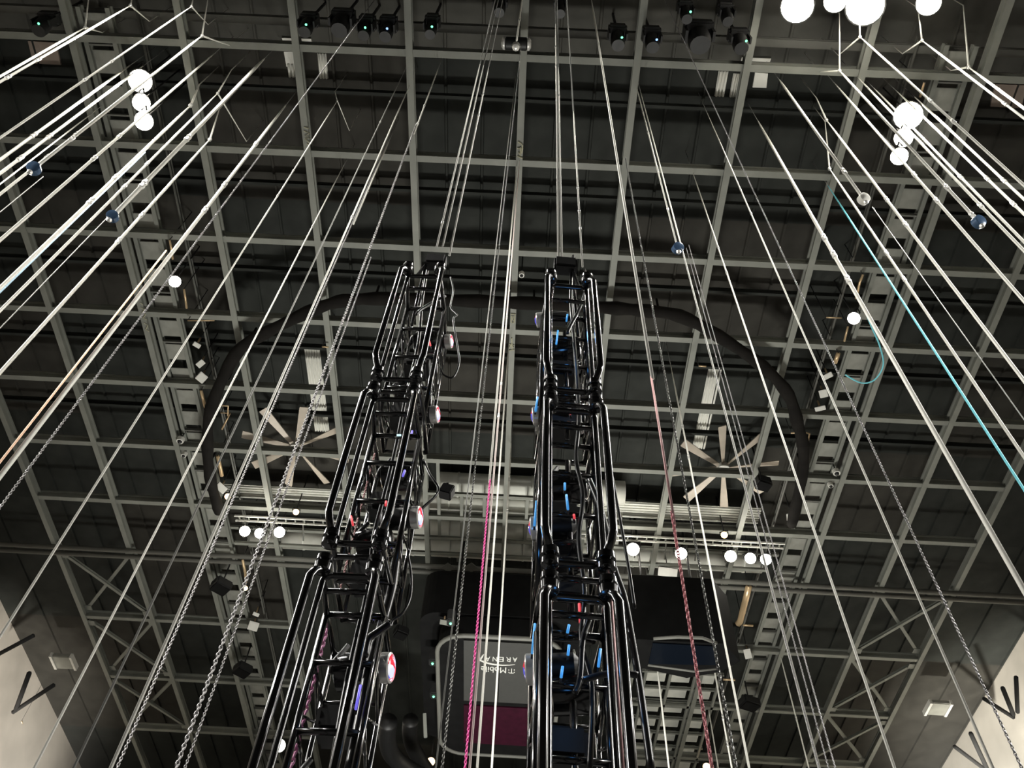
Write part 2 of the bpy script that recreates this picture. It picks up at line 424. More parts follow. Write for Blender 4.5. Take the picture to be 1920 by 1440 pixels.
# corrugated warm strips and perforated trays, left and right
def ribbed(name, xa, xb, ya, yb, h, lab, cat, mt, n, along='x', grp=None):
    c = G((xa+xb)/2*h, (ya+yb)/2*h, h); r = empty(name, c, lab, cat, grp)
    lx, ly = (xb-xa)*H*h, (yb-ya)*H*h
    box('backing_sheet', (0, 0, .06), (lx, ly, .04), mt, r)
    pr = None
    for k in range(n):
        if along == 'x':
            rad = ly/n*.36; p = (0, -ly/2+ly*(k+.5)/n, 0)
            pts = [(-lx/2, 0, 0), (lx/2, 0, 0)]
        else:
            rad = lx/n*.36; p = (-lx/2+lx*(k+.5)/n, 0, 0)
            pts = [(0, -ly/2, 0), (0, ly/2, 0)]
        if pr is None: pr = tube('rib', pts, rad, mt, r, 8); q = pr
        else: q = copy_of(pr, parent=r)
        q.location = p
    return r
ribbed('corrugated_duct', -.47, -.20, .958, .985, 1.032, 'flat corrugated silver duct strip left of the left tower above three lamps', 'duct', 'duct', 5, 'x')
ribbed('corrugated_duct', .10, .39, .952, .985, 1.032, 'flat corrugated silver duct strip right of the right tower above the lamp row', 'duct', 'duct', 6, 'x')
def tray(xa, xb, y, lab):
    r = empty('cable_tray', G((xa+xb)/2, y, .992), lab, 'tray'); L = (xb-xa)*H
    for dy in (-.16, .16):
        b = box('tray_side', (0, dy, 0), (L, .05, .10), 'pale', r)
    n = int(L/.45); pr = None
    for k in range(n):
        if pr is None: pr = box('tray_rung', (0, 0, 0), (.06, .30, .05), 'beam', r); q = pr
        else: q = copy_of(pr, parent=r)
        q.location = (-L/2+L*(k+.5)/n, 0, 0)
tray(-.46, -.20, 1.024, 'slotted cable tray with warm light on it above the three left lamps')
tray(.10, .44, 1.024, 'slotted cable tray with warm light on it above the right lamp row')
# grey diamond plates under the double pipe
for px, py, s, lab in ((840, 1064, 15, 'left grey diamond shaped plate hanging under the double pipe'), (884, 1064, 15, 'right grey diamond shaped plate hanging under the double pipe'), (861, 1050, 8, 'small grey square plate between the two diamond plates')):
    p = P(px, py, .985); sz = s*1.9/1609*1.5*H
    R = Matrix.Rotation(math.pi/4 if s > 10 else 0, 3, 'Z')
    o = rbox('diamond_plate', p, (sz*.62, sz*.62, .06), 'beam2', R=R, b=.2); tag(o, lab, 'plate')

# ================================================================== CORRUGATED STRIPS, BOARDS
ribbed('corrugated_strip', -.311, -.289, .682, .836, 1.0722, 'pale corrugated strip in the roof above the left ceiling fan', 'panel', 'corr', 6, 'y', 'pale corrugated strips')
ribbed('corrugated_strip', .262, .281, .682, .833, 1.0722, 'pale corrugated strip in the roof above the right ceiling fan', 'panel', 'corr', 5, 'y', 'pale corrugated strips')
ribbed('corrugated_strip', -.251, -.241, .279, .307, 1.0722, 'small pale corrugated strip below the first cross beam at upper left', 'panel', 'corr', 3, 'y', 'pale corrugated strips')
ribbed('corrugated_strip', -.287, -.271, .292, .307, 1.0722, 'short pale corrugated strip beside the fifth long beam at upper left', 'panel', 'corr', 4, 'y', 'pale corrugated strips')
ribbed('corrugated_strip', .205, .216, .279, .307, 1.0722, 'small pale corrugated strip below the first cross beam at upper right', 'panel', 'corr', 3, 'y', 'pale corrugated strips')
ribbed('corrugated_strip', .222, .233, .281, .307, 1.0722, 'short pale corrugated strip beside the ninth long beam at upper right', 'panel', 'corr', 4, 'y', 'pale corrugated strips')
def board(name, pts, h, mt, lab, cat, th=.08):
    A = [P(x, y, h) for x, y in pts]
    V = A+[p+Vector((0, 0, th)) for p in A]; n = len(A)
    Fc = [tuple(range(n)), tuple(range(2*n-1, n-1, -1))]+[(i, n+i, n+(i+1) % n, (i+1) % n) for i in range(n)]
    return tag(mesh_obj(name, V, Fc, mt), lab, cat)
board('acoustic_board', [(52, 77), (104, 80), (114, 122), (62, 119)], 1.0722, 'tan', 'tan board fixed to the roof in the upper left corner', 'board')
board('acoustic_board', [(1866, 158), (1925, 160), (1915, 203), (1857, 200)], 1.0722, 'tan', 'tan board fixed to the roof in the upper right corner', 'board')
board('roof_light_board', [(532, 97), (551, 97), (555, 127), (537, 125)], 1.0722, 'corr', 'plain pale roof panel left of the fifth long beam at upper left', 'panel')
board('roof_light_board', [(1416, 136), (1440, 138), (1437, 165), (1411, 164)], 1.0722, 'corr', 'plain pale roof panel right of the ninth long beam at upper right', 'panel')
board('roof_light_board', [(528, 71), (583, 73), (585, 80), (531, 79)], 1.0722, 'corr', 'narrow pale bar above the first cross beam at upper left', 'panel')
board('roof_light_board', [(1391, 108), (1446, 110), (1443, 118), (1389, 116)], 1.0722, 'corr', 'narrow pale bar above the first cross beam at upper right', 'panel')
def wall_box(px, py, lab):
    c = P(px, py, .99); r = empty('ceiling_speaker', c, lab, 'speaker', 'pale ceiling boxes')
    rbox('grille', (0, 0, 0), (1.0, 1.15, .25), 'plate', r)
    for s in (-1, 1): box('side_trim', (s*.58, 0, -.02), (.14, 1.2, .3), 'pale', r)
wall_box(120, 1240, 'small grey ceiling box with two pale edges near the left bright wall')
wall_box(1758, 1327, 'small grey ceiling box with two pale edges near the right bright wall')

# ================================================================== OVAL DRAPE TRACK
ring_px = [(412, 960), (396, 905), (389, 840), (396, 765), (442, 664), (500, 623), (600, 576), (660, 562), (750, 560), (847, 563), (950, 567), (1050, 571), (1140, 577), (1200, 582), (1273, 592), (1347, 630), (1430, 687), (1478, 740), (1496, 797), (1507, 847), (1500, 913), (1484, 985)]
pts = [P(x, y, .975) for x, y in ring_px]
def smooth_path(p, n=4):
    out = []
    for i in range(len(p)-1):
        a, b, c, d = p[max(i-1, 0)], p[i], p[i+1], p[min(i+2, len(p)-1)]
        for k in range(n):
            t = k/n
            out.append(.5*((2*b)+(c-a)*t+(2*a-5*b+4*c-d)*t*t+(3*b-a-3*c+d)*t**3))
    out.append(p[-1]); return out
pts = smooth_path(pts)
ob = tube('drape_track', pts, [.0085*H*(1+.12*math.sin(i*1.7)) for i in range(len(pts))], 'ringm', None, 10)
tag(ob, 'big dark arched drape track curving behind the tops of both towers', 'drape')
for k, x in enumerate(range(6, len(pts)-4, 12)):
    tube('track_hanger', [pts[x], pts[x]+Vector((0, 0, 1.0))], .05, 'ringm', ob, 6)

# ================================================================== CEILING FANS
def fan(cx, cy, a0, lab):
    h = 1.03; c = Vector((cx*h*H, cy*h*H, CAM.z+h*H)); r = empty('ceiling_fan', c, lab, 'ceiling fan', 'large roof fans')
    lathe('hub', [(-.18, .10), (-.12, .30), (.10, .32), (.25, .2)], (0, 0, 0), (0, 0, 1), 'pale', r, 14)
    tube('down_rod', [(0, 0, .2), (0, 0, 1.28)], .07, 'beam2', r)
    R = .083*h*H; bl = None
    for k in range(8):
        if bl is None:
            V = []; 
            for t, wd in ((.10, .07), (.3, .09), (.7, .155), (.97, .19), (1, .18)):
                for s, z in ((-1, -.05), (1, .05)):
                    V.append((t*R, s*wd, z)); V.append((t*R, s*wd, z+.05))
            Fc = []
            for i in range(4):
                a = i*4; b = a+4
                Fc += [(a, a+2, b+2, b), (a+1, b+1, b+3, a+3), (a, b, b+1, a+1), (a+2, a+3, b+3, b+2)]
            Fc += [(0, 1, 3, 2), (16, 18, 19, 17)]
            bl = mesh_obj('fan_blade', V, Fc, 'blade', r); q = bl
        else: q = copy_of(bl, parent=r)
        q.rotation_euler = (0, 0, math.radians(a0+45*k))
fan(-.344, .872, 15, 'big beige eight blade ceiling fan left of the left tower')
fan(.315, .870, 34, 'big beige eight blade ceiling fan right of the right tower')

# ================================================================== LAMPS
def flood(px, py, wpx, hpx, h, lab, grp, bracket=True, mt='lamp', aim=None):
    c = P(px, py, h); dist = (c-CAM).length; r = empty('flood_lamp', c, lab, 'lamp', grp)
    a = (Vector(aim) if aim else Vector((0, 8, 2)))-c; a.normalize()
    rad = (wpx+hpx)/4/F_PX*dist*.98
    u, v = frame(a)
    lathe('lens', [(0, rad*.92), (rad*.18, rad*.75), (rad*.28, rad*.3)], (0, 0, 0), a, mt, r, 18)
    lathe('housing', [(-rad*1.3, rad*.35), (-rad*.7, rad*.75), (-.06, rad*1.0), (.0, rad*1.0)], (0, 0, 0), a, 'blackm', r, 18)
    if bracket:
        p = -a*rad*.6
        tube('yoke', [p+u*rad*1.1, p+u*rad*1.15+Vector((0, 0, rad*1.2)), p-u*rad*1.15+Vector((0, 0, rad*1.2)), p-u*rad*1.1], .03, 'blackm', r, 6)
        hang(r, p.z+rad*1.2, .03, p.x, p.y)
    return r
LG = 'lit roof flood lamps'
for px, py, a, b, lab in [
 (263, 152, 38, 42, 'blazing white flood lamp at upper left, topmost and largest of three'),
 (265, 193, 27, 34, 'blazing white flood lamp at upper left, middle of three'),
 (270, 228, 26, 38, 'blazing white flood lamp at upper left, lowest of three'),
 (1495, 12, 54, 60, 'large blazing flood lamp at the top edge, left end of the bright cluster'),
 (1566, 2, 34, 44, 'blazing flood lamp at the top edge, second from left of the cluster'),
 (1622, 12, 62, 66, 'largest blazing flood lamp at the top edge, third from left of the cluster'),
 (1741, 6, 36, 44, 'blazing flood lamp at the top edge right of the bright cluster'),
 (1703, 217, 48, 50, 'blazing white flood lamp at upper right, topmost and largest of three'),
 (1694, 259, 28, 36, 'blazing white flood lamp at upper right, middle of three'),
 (1686, 294, 26, 34, 'blazing white flood lamp at upper right, lowest of three'),
 (328, 528, 24, 20, 'lone white flood lamp on the left catwalk'),
 (1601, 597, 26, 20, 'lone white flood lamp on the right catwalk'),
 (459, 996, 18, 22, 'white lamp left of the left tower, first of three in a row'),
 (487, 1000, 17, 22, 'white lamp left of the left tower, second of three in a row'),
 (524, 998, 19, 23, 'white lamp left of the left tower, third of three in a row'),
 (1187, 1030, 22, 28, 'white lamp right beside the right tower, first of five in a row'),
 (1277, 1038, 20, 26, 'white lamp crossed by the red chain, second of five in a row'),
 (1370, 1043, 20, 25, 'white lamp right of the right tower, third of five in a row'),
 (1407, 1047, 20, 22, 'white lamp right of the right tower, fourth of five in a row'),
 (1436, 1049, 20, 22, 'white lamp right of the right tower, last of five in a row'),
 (523, 1398, 22, 24, 'white lamp low on the left behind the left tower')]:
    flood(px, py, a, b, {193: .945, 228: .915, 259: .945, 294: .915, 2: .945}.get(py, .972), lab, LG)
for px, py, s, lab in [(555, 960, 12, 'small warm orange bulb on the cable tray left of the left tower'),
 (1358, 1003, 13, 'small warm orange bulb on the cable tray right of the right tower'),
 (427, 931, 12, 'small warm bulb under the pale box at the left end of the lamp row'),
 (460, 1103, 9, 'small warm bulb on the left catwalk below the double pipe'),
 (808, 1428, 15, 'small warm bulb at the bottom edge beside the dark scoreboard'),
 (1325, 1438, 14, 'small warm bulb at the bottom edge behind the red chain')]:
    flood(px, py, s, s, .985, lab, 'small warm bulbs', mt='warm')
# unlit pale work lights, boxes on the catwalks
def worklight(px, py, wpx, hpx, lab, mt='pale', h=.99):
    c = P(px, py, h); dist = (c-CAM).length; r = empty('work_light', c, lab, 'work light', 'small catwalk fittings')
    k = dist/F_PX; a = (CAM+Vector((0, 6, 0))-c).normalized(); q = a.to_track_quat('Z', 'Y').to_matrix()
    q = q @ Matrix.Rotation(random.uniform(-.3, .3), 3, 'Z')
    rbox('housing', -a*.12, (wpx*k*1.05, hpx*k*1.05, .22), 'blackm', r, q)
    rbox('face_plate', Vector((0, 0, 0)), (wpx*k, hpx*k, .06), mt, r, q, .25)
    tube('bracket', [-a*.2, -a*.2+Vector((0, 0, .5))], .04, 'brass', r, 6)
    hang(r, -a.z*.2, .025, -a.x*.2, -a.y*.2, top=None if h > .9 else c.z+1.4)
for a in [(378, 708, 16, 16, 'pinkish square fitting at the inner edge of the left catwalk'),
 (376, 682, 10, 14, 'tilted pale fitting above the pinkish square on the left catwalk'),
 (369, 647, 13, 8, 'pale bar shaped fitting high on the left catwalk'),
 (415, 915, 19, 13, 'white oblong box at the left end of the lamp row'),
 (475, 1174, 17, 15, 'white square plate low on the left catwalk'),
 (480, 1152, 11, 6, 'small peach fitting just above the white square plate on the left'),
 (1485, 970, 18, 13, 'white oblong box at the right end of the lamp row'),
 (1402, 1226, 12, 16, 'small white plate low on the right catwalk'),
 (1252, 1073, 34, 16, 'large white plate hanging just right of the right tower'),
 (1552, 705, 17, 9, 'pale bar shaped fitting high on the right catwalk'),
 (1544, 738, 14, 14, 'tilted pale fitting in the middle of the right catwalk trio'),
 (1538, 766, 18, 8, 'lowest pale bar of the right catwalk trio'),
 (1428, 940, 0, 0, '')]:
    if a[4]: worklight(*a)
# warm conduits and brackets along the catwalks
def conduit(pts, w, lab, mt='brass', h=.99, cat='conduit', grp='warm lit conduits'):
    A = [P(x, y, h) for x, y in pts]; d = (A[0]-CAM).length
    o = tube('conduit', A, w/2/F_PX*d, mt, None, 6)
    X = A[0].x/H; zq = CAM.z+1.012*H+.08 if (-.525 < X < -.484 or .452 < X < .49) else ZD
    if cat == 'conduit': tube('hanger', [A[0], Vector((A[0].x, A[0].y, zq))], .02, 'blackm', o, 6)
    return tag(o, lab, cat, grp)
for pts_, w_, lab in [
 ([(377, 732), (382, 752), (385, 764)], 6, 'short golden conduit under the pinkish fitting on the left catwalk'),
 ([(404, 760), (428, 761), (427, 780)], 3, 'bent golden bracket beside the left drape end, upper'),
 ([(414, 774), (431, 775), (416, 805)], 3.5, 'bent golden bracket beside the left drape end, lower'),
 ([(318, 450), (321, 466), (324, 486)], 4, 'golden upright conduit just above the lone left flood lamp'),
 ([(345, 542), (348, 562), (350, 578)], 4, 'golden upright conduit just below the lone left flood lamp'),
 ([(352, 601), (402, 601)], 2.5, 'pale golden bar under the fourth cross beam at left'),
 ([(408, 855), (412, 872), (416, 892)], 7, 'peach coloured bracket below the left drape end'),
 ([(1618, 515), (1612, 530), (1605, 560)], 4.5, 'golden upright conduit just above the lone right flood lamp'),
 ([(1590, 612), (1583, 640)], 4, 'golden upright conduit just below the lone right flood lamp'),
 ([(1549, 595), (1578, 596)], 3, 'golden bar left of the lone right flood lamp'),
 ([(1572, 662), (1566, 680)], 8, 'peach coloured bracket under the fourth cross beam at right'),
 ([(1483, 812), (1505, 810), (1518, 813), (1512, 845)], 3, 'bent golden bracket beside the right drape end'),
 ([(1310, 686), (1324, 687)], 3.5, 'golden bar at the top of the right corrugated strip'),
 ([(604, 650), (616, 651)], 3.5, 'golden bar at the top of the left corrugated strip'),
 ([(1404, 1100), (1398, 1125), (1388, 1165), (1383, 1170)], 12, 'broad pale ribbed duct end on the right catwalk below the pipe'),
 ([(1393, 1172), (1412, 1173)], 4, 'golden bar below the broad duct end on the right catwalk'),
 ([(1356, 1274), (1378, 1275)], 4, 'golden bar low on the right catwalk near the white plate'),
 ([(455, 1050), (460, 1075), (461, 1092)], 5, 'golden conduit on the left catwalk just below the double pipe'),
 ([(1733, 155), (1725, 182)], 4, 'orange conduit above the upper right flood lamps'),
 ([(1890, 1405), (1868, 1410), (1850, 1434)], 3, 'golden strip on the bright right wall'),
 ([(40, 1352), (46, 1372), (60, 1400)], 3, 'golden strip on the bright left wall')]:
    conduit(pts_, w_, lab)
# dark speakers along the left/right catwalks and small ring lights
for px, py, s, lab in [(337, 828, 11, 'pale round camera dome where the left catwalk meets the sixth beam'), (344, 855, 8, 'small pale dome just below the left catwalk camera dome'),
 (1569, 888, 11, 'pale round camera dome where the right catwalk meets the sixth beam'), (1558, 912, 8, 'small pale dome just below the right catwalk camera dome'), (978, 517, 9, 'small pale box lamp on the centre beam right side')]:
    c = P(px, py, .992); k = (c-CAM).length/F_PX*s/2; r = empty('dome_camera', c, lab, 'camera', 'small dome cameras')
    lathe('rim', [(0, k*1.1), (.12, k*1.2), (.2, k*1.2)], (0, 0, 0), (0, 0, 1), 'pale', r, 14)
    hang(r, .1, .03)
    lathe('dome', [(-k*.7, k*.2), (-k*.45, k*.6), (0, k*.75)], (0, 0, 0), (0, 0, 1), 'blackm', r, 14)
def speaker(px, py, wpx, hpx, lab, rz=0, h=.965):
    c = P(px, py, h); k = (c-CAM).length/F_PX; r = empty('loudspeaker', c, lab, 'speaker', 'black hanging speakers', rz)
    rbox('cabinet', (0, 0, 0), (wpx*k*.8, hpx*k*.8, .5), 'blackm', r)
    box('grille', (0, 0, -.27), (wpx*k*.7, hpx*k*.7, .04), 'dark', r)
    hang(r, .3, .04)
for a in [(415, 1098, 38, 34, 'black hanging speaker on the left catwalk below the double pipe', .7),
 (455, 1255, 34, 30, 'black hanging speaker low on the left catwalk', .7),
 (1405, 1318, 40, 30, 'black hanging speaker low on the right catwalk', .4),
 (1430, 905, 34, 28, 'black hanging speaker under the sixth cross beam at right', .3),
 (735, 1120, 44, 55, 'black hanging speaker just right of the left tower below the pipe', .1),
 (752, 1185, 30, 26, 'small black tilted speaker below the one beside the left tower', .5)]:
    speaker(*a)

# black moving stage lamps along the top
def stage_head(px, py, wpx, hpx, led, lab):
    c = P(px, py, .985); k = (c-CAM).length/F_PX; r = empty('stage_lamp', c, lab, 'stage lamp', 'black stage lamps along the top')
    w_, h_ = wpx*k, hpx*k
    rbox('base', (0, 0, .25), (w_, h_*.8, .4), 'blackm', r)
    lathe('head', [(-.55, w_*.34), (-.3, w_*.40), (.05, w_*.36), (.15, w_*.2)], (0, h_*.1, -.1), (0, -.25, 1), 'blackm', r, 14)
    for s in (-1, 1): box('yoke_arm', (s*w_*.46, 0, -.1), (w_*.09, h_*.35, .6), 'blackm', r)
    hang(r, .4, .05)
    if led: lathe('indicator', [(0, .04), (-.03, .03)], (w_*.15, -h_*.1, -.66), (0, 0, 1), led, r, 8)
for a in [(642, 36, 40, 36, None, 'tilted black lamp block at upper left without any light'), (687, 46, 28, 34, 'ledg', 'black stage lamp with green dot beside the grey slanting chain'), (727, 48, 30, 36, 'ledb', 'black stage lamp with faint blue dot left of the sixth beam'),
 (810, 44, 26, 32, 'ledg', 'black stage lamp with bright green dot right of the sixth beam'), (1158, 64, 32, 34, 'ledg', 'black stage lamp with green dot left of the eighth beam'), (1222, 68, 32, 34, 'ledb', 'black stage lamp with blue dot right of the eighth beam'),
 (1310, 62, 50, 46, None, 'large black lamp block left of the ninth beam'), (1285, 16, 26, 28, 'ledg', 'black lamp at the top edge with tiny green dot'), (1361, 20, 26, 30, None, 'black lamp at the top edge beside the bright cluster'), (1386, 70, 34, 30, 'ledg', 'black stage lamp with green dot beside the ninth beam'), (578, 40, 30, 30, 'ledg', 'black stage lamp with tiny green dot beside the fifth beam'),
 (938, 4, 26, 26, None, 'black lamp cut by the top edge left of the centre beam'), (1051, 6, 24, 28, None, 'black lamp cut by the top edge right of the centre beam'), (86, 38, 30, 26, 'ledg', 'black stage lamp with green dot in the far upper left corner')]:
    stage_head(*a)

# ================================================================== SCOREBOARD
hb, ht = .78, .895
def S3(x, y, h): return Vector((x*hb*H, y*hb*H, CAM.z+h*H))
sb0 = S3(X0, 1.48, hb)
sb = empty('scoreboard', sb0, 'black hanging scoreboard seen from below between the towers, with pale lettering', 'scoreboard')
def rrect(x0, x1, y0, y1, r, n=6):
    out = []
    for cx, cy, a in ((x1-r, y1-r, 0), (x0+r, y1-r, 90), (x0+r, y0+r, 180), (x1-r, y0+r, 270)):
        for k in range(n+1):
            t = math.radians(a+90*k/n); out.append((cx+r*math.cos(t), cy+r*math.sin(t)))
    return out
def prism(name, poly, z0, z1, mt, parent, off):
    V = [Vector((x, y, z))-off for z in (z0, z1) for x, y in poly]; n = len(poly)
    Fc = [tuple(range(n-1, -1, -1)), tuple(range(n, 2*n))]+[(i, (i+1) % n, n+(i+1) % n, n+i) for i in range(n)]
    return mesh_obj(name, V, Fc, mt, parent)
k_ = hb*H
prism('upper_body', rrect(-.172*k_, .139*k_, 1.302*k_, 1.72*k_, .8), CAM.z+.815*H, CAM.z+ht*H, 'dark', sb, sb0)
prism('lower_body', rrect(-.134*k_, .101*k_, 1.308*k_, 1.70*k_, 1.2), CAM.z+hb*H, CAM.z+.814*H, 'dark', sb, sb0)
poly = rrect(-.134*k_, .101*k_, 1.308*k_, 1.70*k_, 1.2)
tube('bezel', [Vector((x, y, CAM.z+hb*H))-sb0 for x, y in poly], .10, 'beam2', sb, 8, True)
for nm, ya, yb, mt in (('grey_panel', 1.318, 1.506, 'screeng'), ('maroon_panel', 1.522, 1.655, 'maroon')):
    box(nm, S3(X0, (ya+yb)/2, hb)-sb0-Vector((0, 0, .03)), (.135*k_, (yb-ya)*k_, .08), mt, sb)
for x in (-.05, .017):
    box('centre_seam', S3(X0, 1.412, hb)-sb0+Vector(((x+.0165)*k_*0, 0, -.075)), (.03, .188*k_, .01), 'dark', sb)
def text(body, pxc, pyc, hgt_px, wid_px, lab):
    cu = bpy.data.curves.new('lettering', 'FONT'); cu.body = body; cu.align_x = 'CENTER'; cu.align_y = 'CENTER'; cu.extrude = .01
    t = bpy.data.objects.new('lettering', cu); C.objects.link(t)
    me = bpy.data.meshes.new_from_object(t.evaluated_get(bpy.context.evaluated_depsgraph_get()))
    bpy.data.objects.remove(t)
    xs = [v.co.x for v in me.vertices]; ys = [v.co.y for v in me.vertices]
    d = ray(pxc, pyc); pl = CAM+d*((hb*H-.085)/d.z)
    kx = abs((CAM+ray(pxc+wid_px/2, pyc)*((hb*H)/ray(pxc+wid_px/2, pyc).z)-(CAM+ray(pxc-wid_px/2, pyc)*((hb*H)/ray(pxc-wid_px/2, pyc).z))).x)
    ky = abs((CAM+ray(pxc, pyc+hgt_px/2)*((hb*H)/ray(pxc, pyc+hgt_px/2).z)-(CAM+ray(pxc, pyc-hgt_px/2)*((hb*H)/ray(pxc, pyc-hgt_px/2).z))).y)
    sx, sy = kx/(max(xs)-min(xs)), ky/(max(ys)-min(ys)); cx, cy = (max(xs)+min(xs))/2, (max(ys)+min(ys))/2
    for v in me.vertices: v.co = Vector((-(v.co.x-cx)*sx, (v.co.y-cy)*sy, -v.co.z))
    me.flip_normals()
    me.materials.clear(); me.materials.append(M['white'])
    o = bpy.data.objects.new('lettering', me); C.objects.link(o); o.parent = sb; o.location = pl-sb0
    o['label'] = lab
for ch, x in zip('ARENA', (965.5, 953, 940.2, 928, 914.5)):
    text(ch, x, 1236+(x-940)*.03, 8.5, 8.5, 'pale capital letter of the upside down lettering')
text('Mobile', 925.5, 1255.5, 10.5, 47, 'pale upside down word on the grey board')
text('T', 959.2, 1258, 9, 8, 'pale upside down capital beside the word')
for dx in (-5.2, 5.2):
    for dy in (-2.2, 2.2):
        d = ray(959.2+dx, 1258.3+dy); p = CAM+d*((hb*H-.085)/d.z)
        box('letter_dot', p-sb0, (.045, .06, .02), 'white', sb)
sw = [(901, 1233), (900.5, 1237.5), (906, 1240), (915, 1243), (928, 1245.5), (942, 1247), (955, 1246.8), (966, 1245.8)]
def onboard(x, y): d = ray(x, y); return CAM+d*((hb*H-.085)/d.z)-sb0
swp = [onboard(*q) for q in sw]
tube('swoosh_line', swp, [.02, .045, .05, .05, .045, .04, .03, .01], 'white', sb, 6)
tube('swoosh_line', [onboard(901, 1236), onboard(904, 1231), onboard(907, 1226.5)], [.05, .045, .015], 'white', sb, 6)
for x in (-.11, -.02, .07):
    tube('suspension_rod', [S3(x, 1.4, ht)-sb0, Vector((S3(x, 1.4, .99).x, S3(x, 1.4, .99).y, ZD))-sb0], .06, 'blackm', sb, 6)
# small pale lamp brackets beside the scoreboard
for a in [(833, 1167, 16, 9, 'small pale box with green dot at the scoreboard corner', 'beam'), (797, 1360, 6, 40, 'upright pale bar left of the scoreboard above the black hoses', 'beam')]:
    worklight(*a, h=.80)
for px, py in [(845, 1169), (811, 1244), (813, 1306)]:
    c = P(px, py, .778)-sb0
    lathe('pilot_light', [(0, .06), (-.05, .04)], c, (0, 0, 1), 'ledg', sb, 8)
    rbox('side_box', c+Vector((0, 0, .3)), (.35, .5, .6), 'blackm', sb)
# bent black hoses at the bottom
for pts_, r_, lab in [([(728, 1352), (726, 1385), (735, 1415), (760, 1438), (790, 1455)], .45, 'left bent black hose at the bottom edge beside the left tower'),
                      ([(770, 1350), (768, 1375), (774, 1400), (787, 1425), (804, 1450)], .42, 'right bent black hose at the bottom edge near the warm bulb')]:
    A = smooth_path([P(x, y, .8 if r_ > .43 else .88) for x, y in pts_], 5); o = tube('air_hose', A, r_, 'blackm', None, 12); tag(o, lab, 'hose', 'bent black hoses')
# dark video screen at right
vs0 = S3(.312, 1.28, hb)
vs = empty('video_screen', vs0, 'black hanging screen cabinet with navy underside right of the right tower', 'screen')
prism('cabinet', [(.228*k_, 1.292*k_), (.392*k_, 1.292*k_), (.43*k_, 1.34*k_), (.40*k_, 1.375*k_), (.34*k_, 1.40*k_), (.235*k_, 1.372*k_)], CAM.z+hb*H, CAM.z+.90*H, 'dark', vs, vs0)
prism('screen_face', [(.262*k_, 1.298*k_), (.372*k_, 1.298*k_), (.392*k_, 1.352*k_), (.262*k_, 1.36*k_)], CAM.z+hb*H-.06, CAM.z+hb*H-.005, 'navy', vs, vs0)
tube('edge_trim', [S3(.262, 1.288, hb)-vs0, S3(.305, 1.280, hb)-vs0, S3(.35, 1.279, hb)-vs0, S3(.378, 1.292, hb)-vs0], .07, 'beam2', vs, 6)
tube('edge_trim', [S3(.262, 1.366, hb)-vs0, S3(.35, 1.378, hb)-vs0, S3(.39, 1.366, hb)-vs0], .06, 'beam2', vs, 6)
for x in (.26, .36): tube('suspension_rod', [S3(x, 1.33, .9)-vs0, Vector((S3(x, 1.33, .99).x, S3(x, 1.33, .99).y, ZD))-vs0], .06, 'blackm', vs, 6)
# braces in front of the bright side walls
for pts_, lab in [([(-20, 1236), (62, 1192)], 'dark slanting pipe across the top of the bright left wall'), ([(25, 1335), (100, 1285)], 'dark slanting pipe across the bright left wall, lower'), ([(30, 1330), (55, 1262)], 'short steep dark pipe on the bright left wall'),
                  ([(1880, 1290), (1900, 1340)], 'short steep dark pipe on the bright right wall'), ([(1845, 1310), (1900, 1345)], 'dark slanting pipe at the top of the bright right wall'), ([(1905, 1270), (1908, 1335)], 'upright dark pipe on the bright right wall'), ([(1790, 1400), (1850, 1445)], 'dark slanting pipe low on the bright right wall'), ([(1820, 1375), (1850, 1440)], 'steep dark pipe low on the bright right wall')]:
    conduit(pts_, 7, lab, 'walld', .9-.018*(int(pts_[0][0]) % 5), 'pipe', 'wall braces')

